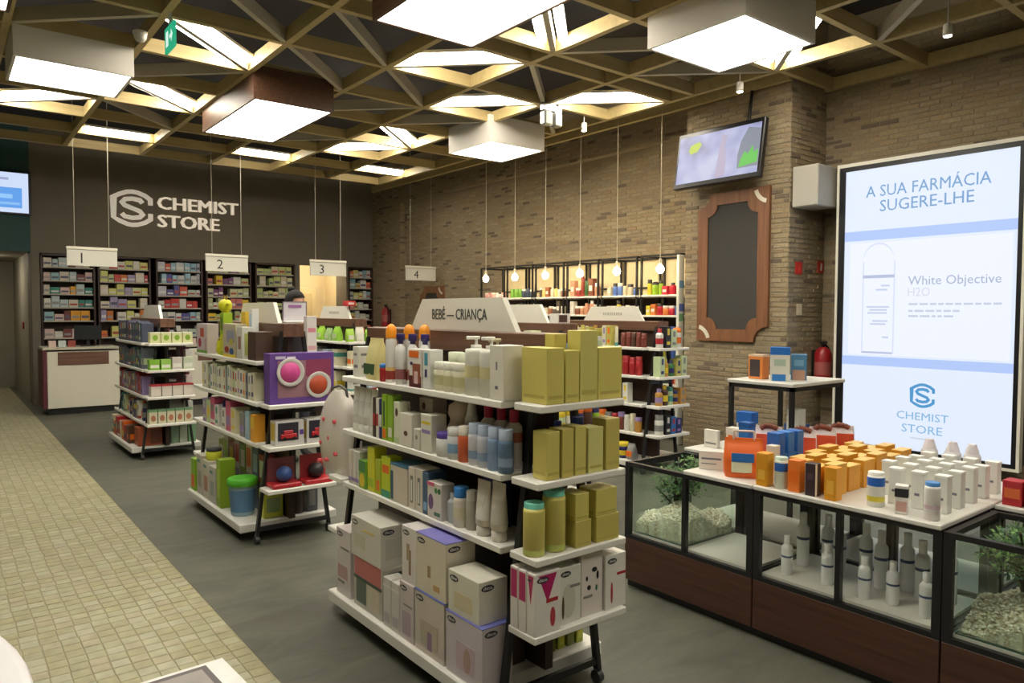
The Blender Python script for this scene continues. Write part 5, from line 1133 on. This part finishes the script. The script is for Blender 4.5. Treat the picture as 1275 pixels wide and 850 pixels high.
# signs and extinguisher on the pillar's side
for x, z, nm in ((7.18, 2.08, 'round'), (7.62, 2.11, 'arrow')):
    s = tag(MB().cham(x-.065, 4.203, z-.065, x+.065, 4.212, z+.065, mat((190, 40, 36) if nm == 'round' else (196, 60, 40), .5), .004).build('fire_sign'), f'small red fire sign on the pillar side, {"nearer the chalkboard" if nm == "round" else "with white symbol"}', 'sign')
    sub('symbol', MB().prism([(x-.02, z-.04), (x+.02, z-.04), (x+.03, z+.03), (x, z+.045), (x-.01, z)], 4.2015, 4.203, mat((230, 220, 210) if nm == 'arrow' else (206, 60, 50), .5)), s)
fe = tag(empty('fire_extinguisher', (7.5, 4.09, .80)), 'red fire extinguisher hanging beside the big display', 'fire extinguisher')
sub('cylinder', MB().lathe([(.02, 0), (.085, .01), (.09, .03), (.09, .36), (.07, .41), (.03, .44)], mat((150, 24, 32), .35), 16), fe)
sub('valve', MB().tube((0, 0, .43), (0, 0, .48), .02, M_black).cham(-.05, -.015, .47, .06, .015, .5, M_black, .004), fe); sub('hose', MB().path([(.05, 0, .46), (.11, 0, .42), (.11, 0, .2), (.1, 0, .1)], .012, M_black), fe)
sub('printed_label', MB().lathe([(.0905, .14), (.0905, .28)], mat((170, 90, 84), .5), 16), fe); sub('bracket', MB().box(-.02, .085, .1, .02, .12, .4, M_black), fe)
fe2 = copy_tree(fe, (7.455, 13.8, 1.25)); fe2.rotation_euler = (0, 0, R(-90)); tag(fe2, 'red fire extinguisher on the far brick pier by the medicine cabinets', 'fire extinguisher')
tag(MB().cham(7.15, 4.2, 1.58, 7.25, 4.212, 1.7, mat((206, 190, 160), .6), .003).build('wall_switch'), 'small cream wall switch on the pillar side', 'switch')

# ================================================================== DISPLAY TABLES
M_plinth = wood((66, 42, 32), (92, 60, 46), 1, .4)
M_glass = glass()
def display_case(x0, y0, y1, face, label, top_from=None, top_to=None):
    """glass fronted case on a wooden plinth; face=-1: front towards -X"""
    D = .52; c = empty('display_case', (x0, y0, 0)); L = y1-y0
    sub('toe_kick', MB().box(.03, 0, 0, D-.03, L, .045, M_black), c)
    sub('plinth', MB().cham(0, .001, .045, D, L-.001, .29, M_plinth, .003), c)
    for yy in (.0, L-.034):
        for xx in (0, D-.03): sub('post', MB().box(xx, yy, .29, xx+.03, yy+.034, .735, M_black), c)
    for xx in (0, D-.03): sub('middle_post', MB().box(xx, L/2-.012, .31, xx+.03, L/2+.012, .712, M_black), c)
    for z0, z1 in ((.29, .312), (.712, .735)):
        for xx in (0, D-.028): sub('rail', MB().box(xx, .034, z0, xx+.028, L-.034, z1, M_black), c)
        for yy in (.003, L-.031): sub('rail', MB().box(.03, yy, z0, D-.03, yy+.028, z1, M_black), c)
    sub('floor_board', MB().box(.028, .031, .295, D-.028, L-.031, .325, mat((222, 220, 210), .4, noise=.03)), c)
    for a, b in ((.036, L/2-.014), (L/2+.014, L-.036)): sub('pane', MB().box(.010, a, .313, .015, b, .711, M_glass), c)
    if top_from is not None: sub('worktop', MB().cham(-.012, top_from-y0, .736, D+.004, top_to-y0, .758, mat((214, 211, 203), .3, noise=.02), .004), c)
    return tag(c, label, 'display case')
X0 = 3.13; X1 = 3.672
display_case(X0, 2.052, 2.90, -1, 'glass display case with a planted tank at the far end of the row', 2.054, 2.475)
display_case(X0, 1.192, 2.048, -1, 'glass display case full of white bottles in the middle', 1.194, 2.046)
display_case(X0, .332, 1.188, -1, 'glass display case with a gravel tank at the near end', .334, .76)
display_case(X1, 2.052, 2.90, 1, 'rear display case behind the planted tank', 2.054, 2.898)
display_case(X1, 1.192, 2.048, 1, 'rear display case behind the bottle case', 1.194, 2.046)
display_case(X1, .332, 1.188, 1, 'rear display case behind the gravel tank', .334, 1.186)
def terrarium(x0, x1, y0, y1, label, seed, pl_label):
    r = random.Random(seed); t = empty('terrarium', ((x0+x1)/2, (y0+y1)/2, .3255)); hx, hy = (x1-x0)/2, (y1-y0)/2; g = glass((250, 255, 252))
    for a in ((-hx, -hy, -hx+.005, hy), (hx-.005, -hy, hx, hy), (-hx+.006, -hy, hx-.006, -hy+.005), (-hx+.006, hy-.005, hx-.006, hy)):
        sub('pane', MB().box(a[0], a[1], .004, a[2], a[3], .375, g), t)
    e = MB(); ge = mat((60, 100, 80), .3)
    for a in ((-hx, -hy, hx, -hy+.005), (-hx, hy-.005, hx, hy), (-hx, -hy, -hx+.005, hy), (hx-.005, -hy, hx, hy)): e.box(a[0], a[1], 0, a[2], a[3], .004, ge)
    sub('bottom_seam', e, t)
    def hgt(x, y): return .10+.05*math.sin(3.1*x/hx+seed)+.04*math.cos(2.6*y/hy+1)+.03*math.exp(-((x*x+y*y)/.01))
    gb = MB(); M_gr = varied([(240, 236, 218), (230, 226, 204), (246, 244, 232), (220, 214, 192), (236, 230, 206), (204, 192, 168)], .8, 'gravel', .2, 60)
    N = 18
    for ix in range(N):           # compacted bed
        pass
    vs = []; 
    for i in range(N+1):
        for j in range(N+1):
            x = -hx+.012+(2*hx-.024)*i/N; y = -hy+.012+(2*hy-.024)*j/N; vs.append((x, y, hgt(x, y)-.012))
    fs = [(i*(N+1)+j, (i+1)*(N+1)+j, (i+1)*(N+1)+j+1, i*(N+1)+j+1) for i in range(N) for j in range(N)]
    gb.add(vs, fs, M_gr)
    for k in range(N):            # sides of the bed
        for (a, b) in (((0, k), (0, k+1)), ((N, k), (N, k+1)), ((k, 0), (k+1, 0)), ((k, N), (k+1, N))):
            p, q = vs[a[0]*(N+1)+a[1]], vs[b[0]*(N+1)+b[1]]; gb.add([p, q, (q[0], q[1], .005), (p[0], p[1], .005)], [(0, 1, 2, 3)], M_gr)
    def stone(x, y, z, s):
        a = [s*r.uniform(.7, 1.2) for _ in range(3)]; th = r.uniform(0, 3); c_, s_ = math.cos(th), math.sin(th)
        P = [(1, 0, 0), (-1, 0, 0), (0, 1, 0), (0, -1, 0), (0, 0, .8), (0, 0, -.8)]
        gb.add([(x+(u*a[0]*c_-v*a[1]*s_), y+(u*a[0]*s_+v*a[1]*c_), z+w_*a[2]) for u, v, w_ in P], [(0, 2, 4), (2, 1, 4), (1, 3, 4), (3, 0, 4), (2, 0, 5), (1, 2, 5), (3, 1, 5), (0, 3, 5)], M_gr)
    for _ in range(1500):
        x, y = r.uniform(-hx+.018, hx-.018), r.uniform(-hy+.018, hy-.018); stone(x, y, hgt(x, y)+r.uniform(-.01, .004), r.uniform(.006, .011))
    for _ in range(900):
        sd = r.randrange(4); x, y = (r.choice((-1, 1))*(hx-.015), r.uniform(-hy+.016, hy-.016)) if sd < 2 else (r.uniform(-hx+.016, hx-.016), r.choice((-1, 1))*(hy-.015))
        stone(x, y, r.uniform(.012, max(.02, hgt(x, y))), r.uniform(.006, .009))
    o = gb.build('gravel', t, fix=False); o['kind'] = 'stuff'
    tag(t, label, 'terrarium')
    p = empty('dwarf_tree', ((x0+x1)/2-.06, (y0+y1)/2, .3255+hgt(0, 0)-.015)); p.scale = (1.15, 1.15, 1.05)
    tk = MB(); bark = mat((66, 56, 44), .9, noise=.2); tips = []
    tk.path([(0, 0, 0), (.01, .02, .06), (-.01, .0, .12), (.0, .02, .17)], .014, bark)
    for i in range(26):
        a = r.uniform(0, 6.28); z0 = r.uniform(.0, .16); L = r.uniform(.06, .12); e1 = (L*.5*math.cos(a), L*.5*math.sin(a), z0+.05); e2 = (L*math.cos(a), L*math.sin(a), z0+r.uniform(.05, .12))
        tk.path([(0, .01, z0), e1, e2], .004, bark, 5); tips += [e1, e2]
    tips.append((0, .02, .2))
    sub('trunk', tk, p)
    lf = MB(); M_lf = varied([(70, 106, 58), (92, 130, 66), (56, 88, 54), (110, 148, 78), (64, 100, 72)], .6, 'leaf', .1, 30)
    for tp in tips:
        for _ in range(40):
            d = Vector((r.gauss(0, 1), r.gauss(0, 1), r.gauss(.3, 1))).normalized(); q = Vector(tp)+d*r.uniform(0, .038)
            L = r.uniform(.012, .024); s_ = d.orthogonal().normalized()*L*.28; e = q+d*L
            lf.add([q-s_*.2, q+d*L*.4+s_, e, q+d*L*.4-s_], [(0, 1, 2, 3)], M_lf)
    o = lf.build('foliage', p, fix=False); o['kind'] = 'stuff'
    tag(p, pl_label, 'plant')
terrarium(X0+.032, X0+.488, 2.49, 2.862, 'glass tank of white gravel at the far end of the display row', 3, 'small dark dwarf tree planted in the far gravel tank')
terrarium(X0+.032, X0+.488, .775, 1.15, 'glass tank of white gravel at the near end of the display row', 8, 'small dark dwarf tree planted in the near gravel tank')
# white bottles inside the middle case
bw = bottle(.027, .19, (248, 249, 250), (250, 250, 248), 'flat', [(.45, .50, (70, 90, 130))])
bw2 = bottle(.03, .27, (246, 248, 250), (248, 248, 248), 'flat', [(.5, .55, (60, 80, 120))])
k = 0
for y in (1.93, 1.74, 1.55, 1.44, 1.29): put(bw, (3.24+.03*(k % 2), y, .3255), R(20*k), f'short white bottle in the glass case, {ORD[k]} from its far end', 'bottle', group='short white bottles in the middle case'); k += 1
k = 0
for y in (1.95, 1.85, 1.76, 1.66, 1.56, 1.47, 1.38, 1.29):
    put(bw2, (3.42+.06*(k % 2), y, .3255), R(30*k), f'tall white bottle in the back of the case, {ORD[k]} from its far end', 'bottle', group='tall white bottles in the middle case'); k += 1
ZT = .7585
def top(parts, x, y, rz, label, cat, name=None, group=None, dz=0): return put(parts, (x, y, ZT+dz), rz, label, cat, name, group)
# leaflets and sun care
top(carton(.1, .03, .11, (222, 218, 206), (('front', .1, .2, .9, .3, GREY),)), 3.80, 2.79, FACE_AISLE, 'white leaflet holder at the far end of the rear top', 'leaflet holder', 'leaflet_holder')
top(carton(.13, .06, .1, (214, 210, 200), (('front', .1, .55, .9, .65, TXT), ('front', .1, .3, .7, .36, GREY))), 3.27, 2.40, R(-60), 'white leaflet box at the corner of the worktop', 'leaflet holder', 'leaflet_holder')
top(carton(.07, .06, .2, (224, 214, 200), (('front', .2, .05, .9, .8, ORANGE), ('band', .84, 1.001, (222, 216, 204)))), 3.50, 2.42, FACE_AISLE, 'white carton with orange panel beside the leaflet box', 'carton')
top(carton(.065, .06, .25, (40, 110, 180), (('front', .2, .1, .8, .3, (90, 160, 210)), ('band', .9, 1.001, (30, 90, 160)))), 3.44, 2.30, FACE_AISLE, 'tall blue carton behind the orange bag', 'carton')
top(carton(.1, .07, .26, (206, 206, 200), (('band', .75, 1.001, (40, 100, 180)),)), 3.74, 2.50, FACE_AISLE, 'white carton with blue top on the rear table', 'carton')
bg = top(pouch(.2, .11, .2, (228, 104, 34)), 3.25, 2.19, R(-55), 'orange sun care bag with blue label', 'bag', 'bag')
sub('handle', MB().path([(-.05, 0, .19), (-.05, 0, .235), (.05, 0, .235), (.05, 0, .19)], .006, pm((214, 200, 190))), bg)
sub('front_label', MB().cham(-.06, -.062, .03, .04, -.05, .12, pm((216, 220, 190)), .003), bg); sub('blue_label', MB().cham(-.06, -.065, .085, .05, -.061, .13, pm((40, 110, 190)), .002), bg)
top(bottle(.03, .16, (226, 190, 190), (206, 120, 110), 'dome'), 3.33, 2.235, 0, 'pinkish bottle peeping over the orange bag', 'bottle')
top(carton(.05, .05, .17, (222, 214, 200), (('front', .1, .1, .9, .5, PALEG),)), 3.335, 2.075, FACE_AISLE, 'slim white carton between orange bag and blue cartons', 'carton')
for i in range(3): top(carton(.07, .06, .225, [(36, 96, 176), (50, 116, 190), (44, 104, 180)][i], (('front', .1, .45, .9, .52, (120, 180, 220)), ('front', .1, .15, .5, .2, YELLOW))), 3.40+.08*i, 2.10-.005*i, FACE_AISLE, f'royal blue sun care carton, {ORD[i]} in from the front edge', 'carton', group='royal blue cartons')
top(carton(.06, .06, .16, GOLD, (('front', .2, .2, .8, .5, (230, 180, 70)),)), 3.17, 2.015, FACE_AISLE, 'single gold carton at the front edge beside the blue jar', 'carton')
top(bottle(.032, .15, (206, 210, 190), (190, 206, 190), 'wide', [(.55, .82, (40, 100, 180))], shoulder=.9), 3.185, 1.935, 0, 'pale jar with royal blue label before the gold cartons', 'jar', 'jar')
top(carton(.06, .06, .15, (226, 120, 40), (('front', .1, .3, .9, .7, ORANGE),)), 3.183, 1.853, FACE_AISLE, 'orange carton behind the blue labelled jar', 'carton')
top(carton(.05, .05, .15, (56, 40, 44), (('front', .2, .5, .8, .7, (80, 60, 70)), ('side', 0, 0, .3, 1, (226, 220, 200)))), 3.17, 1.765, FACE_AISLE, 'dark brown carton standing before the gold rows', 'carton')
rowi = 0
for r_ in range(4):
    for q in range(6):
        x = 3.275+q*.137; y = 1.965-r_*.084+(q % 2)*.004
        if q == 0 and r_ == 0: continue
        top(carton(.054, .11, .145-.012*((q*2+r_) % 3), [(206, 142, 34), (214, 152, 44)][(q+r_) % 2], (('front', .2, .2, .8, .6, (230, 180, 80)), ('band', .975, 1.002, (230, 188, 104)))), x, y, FACE_AISLE, f'gold carton, {ORD[q]} in from the front in {ORD[r_]} row from the blue cartons', 'carton', group='gold cartons in rows')
top(carton(.055, .055, .15, (222, 152, 34), (('front', .2, .2, .8, .6, (236, 180, 70)),)), 3.165, 1.665, FACE_AISLE, 'gold carton alone at the front edge, nearest the white bottles', 'carton')
top(bottle(.036, .15, (222, 220, 212), (226, 224, 216), 'wide', [(.6, .85, (40, 100, 190)), (.15, .3, (206, 190, 60))], shoulder=.9), 3.22, 1.50, 0, 'white jar with blue band and yellow foot', 'jar', 'jar')
top(carton(.05, .05, .12, (222, 218, 210), (('band', .6, .9, (50, 48, 54)), ('front', .1, .1, .9, .45, (200, 160, 150)))), 3.185, 1.375, R(-70), 'small white carton with black band', 'carton')
top(bottle(.03, .155, (222, 216, 210), (70, 130, 190), 'wide', [(.3, .4, (206, 180, 190))], shoulder=.9), 3.185, 1.255, 0, 'white bottle with blue lid at the near corner of worktop', 'bottle')
n = 0
for r_ in range(4):
    for q in range(5):
        x = 3.33+q*.14; y = 1.555-r_*.095
        if q == 0 and r_ == 0: continue
        top(carton(.052, .05, .16-.01*(q > 2), (214, 214, 206), (('front', .3, .35, .7, .42, TXT), ('band', .95, 1.002, (230, 230, 224)))), x, y, FACE_AISLE, f'white carton, {ORD[q]} in from the front in {ORD[r_]} row from the gold', 'carton', group='white cartons in rows')
for i, y in enumerate((1.62, 1.51, 1.42)): top(bottle(.04, .19, (206, 204, 206), (216, 210, 216), 'cone', shoulder=.7), 4.06, y, 0, f'grey white bottle with cone cap, {ORD[i]} from the gold cartons', 'bottle', group='cone capped bottles')
for i, (x, y, dz) in enumerate(((3.73, 1.13, 0), (3.73, 1.04, 0), (3.83, 1.08, 0), (3.73, .95, 0), (3.83, 1.08, .111), (3.73, .86, 0), (3.73, 1.04, .111))):
    top(carton(.075, .08, .11, [(170, 36, 44), (186, 60, 40), (160, 30, 60)][i % 3], (('front', .1, .3, .9, .7, (206, 100, 50)),)), x, y, FACE_AISLE, f'red carton of the pile on the near rear top, {ORD[i]} one', 'carton', group='red cartons piled on the rear top', dz=dz)
top(bottle(.05, .14, (222, 110, 40), (230, 200, 190), 'dome'), 3.80, .80, 0, 'round orange bottle beside the red cartons', 'bottle')
# raised stand on the rear table
st = tag(empty('display_stand', (3.84, 2.27, ZT)), 'black legged riser with white top on the rear table', 'display stand')
for x in (.012, .56):
    for y in (.012, .42): sub('leg', MB().box(x-.012, y-.012, 0, x+.012, y+.012, .415, M_black), st)
for a in ((0, 0, .39, .572, .024, .414), (0, .408, .39, .572, .432, .414), (0, .024, .39, .024, .408, .414), (.548, .024, .39, .572, .408, .414)): sub('rail', MB().box(*a, M_black), st)
sub('tray', MB().cham(-.008, -.008, .415, .58, .44, .437, mat((206, 204, 196), .4), .004), st)
zs = .4375
top(carton(.1, .07, .15, (216, 130, 60), (('front', .1, .1, .8, .8, (70, 60, 60)), ('band', .92, 1.002, (222, 190, 160)))), 3.98, 2.585, FACE_AISLE, 'orange carton with dark picture on the riser', 'carton', dz=zs)
top(carton(.11, .09, .20, (216, 214, 204), (('band', .78, 1.002, (40, 110, 190)), ('front', .1, 0, .8, .2, (50, 120, 190)), ('front', .2, .45, .8, .65, (170, 190, 170)))), 3.98, 2.44, R(-60), 'white carton with blue top and blue foot on the riser', 'carton', dz=zs)
top(carton(.09, .08, .155, (80, 130, 170), (('front', .1, 0, .9, .4, (190, 150, 130)), ('front', .2, .55, .8, .8, (120, 170, 200)))), 4.12, 2.40, R(-60), 'blue and tan carton on the riser', 'carton', dz=zs)
top(carton(.08, .08, .26, (206, 206, 196), (('front', .1, .1, .9, .4, (50, 120, 180)),)), 4.10, 2.40, FACE_AISLE, 'tall white carton with blue panel under the riser', 'carton')
top(carton(.12, .1, .14, (44, 80, 150)), 4.28, 2.5, FACE_AISLE, 'dark blue carton under the riser', 'carton')
for i, (x, y, c) in enumerate(((3.70, 2.33, (214, 170, 150)), (3.76, 2.16, (216, 140, 120)), (3.92, 2.13, (210, 110, 90)), (4.06, 2.10, (216, 150, 140)))):
    b_ = top(pouch(.15, .09, .2, (214, 208, 210), (.05, .2, .95, .8, (214, 84, 56))), x, y, R(-60), f'clear gift bag with red orange contents, {ORD[i]} from the riser', 'bag', 'gift_bag', 'clear gift bags')
    sub('ribbon', MB().path([(-.045, 0, .185), (-.02, 0, .205), (.02, 0, .2), (.045, 0, .188)], .016, mat((120, 66, 50), .7)), b_)

# ================================================================== FOREGROUND
M_pl = mat((222, 218, 220), .35, noise=.02)
ch = tag(empty('reception_desk', (-.16, 1.80, 0)), 'white rounded desk, only its curved edge showing in the corner', 'desk')
sub('plinth', MB().lathe([(.25, 0), (.25, .08)], M_black, 32, sy=2), ch)
sub('body', MB().lathe([(.27, .08), (.285, .1), (.292, .78), (.288, .795)], M_pl, 40, sy=2), ch)
sub('top', MB().lathe([(.292, .797), (.3, .803), (.3, .822), (.294, .83), (.28, .832)], M_pl, 40, sy=2), ch)
tb_ = tag(empty('side_table', (.40, 1.57, 0)), 'small round white table below the framed leaflet', 'table')
sub('table_top', MB().lathe([(.18, .70), (.2, .705), (.2, .725), (.18, .73)], M_pl, 28), tb_); sub('stem', MB().tube((0, 0, .02), (0, 0, .70), .025, M_steel, 10), tb_); sub('foot', MB().lathe([(.2, 0), (.2, .012), (.03, .03)], M_steel, 24), tb_)
lf = tag(empty('leaflet', (.415, 1.745, .7305), R(3)), 'leaflet with dark framed photo and white border on the small table', 'leaflet')
sub('sheet', MB().box(-.16, -.2, 0, .13, .10, .003, mat((226, 224, 220), .5)), lf); sub('dark_border', MB().box(-.17, -.21, .003, .085, .085, .0045, mat((70, 60, 62), .5)), lf); sub('photo', MB().box(-.15, -.19, .0045, .07, .068, .0055, mat((140, 132, 126), .5, noise=.3, scale=14)), lf)

dup = [(l, len(v)) for l, v in _labels.items() if len(v) > 1]
print('DUPLICATE LABELS', len(dup), dup[:40])
print('OBJECTS', len(bpy.data.objects), 'TRIS', sum(len(p.vertices)-2 for o in bpy.data.objects if o.type == 'MESH' for p in ()) )
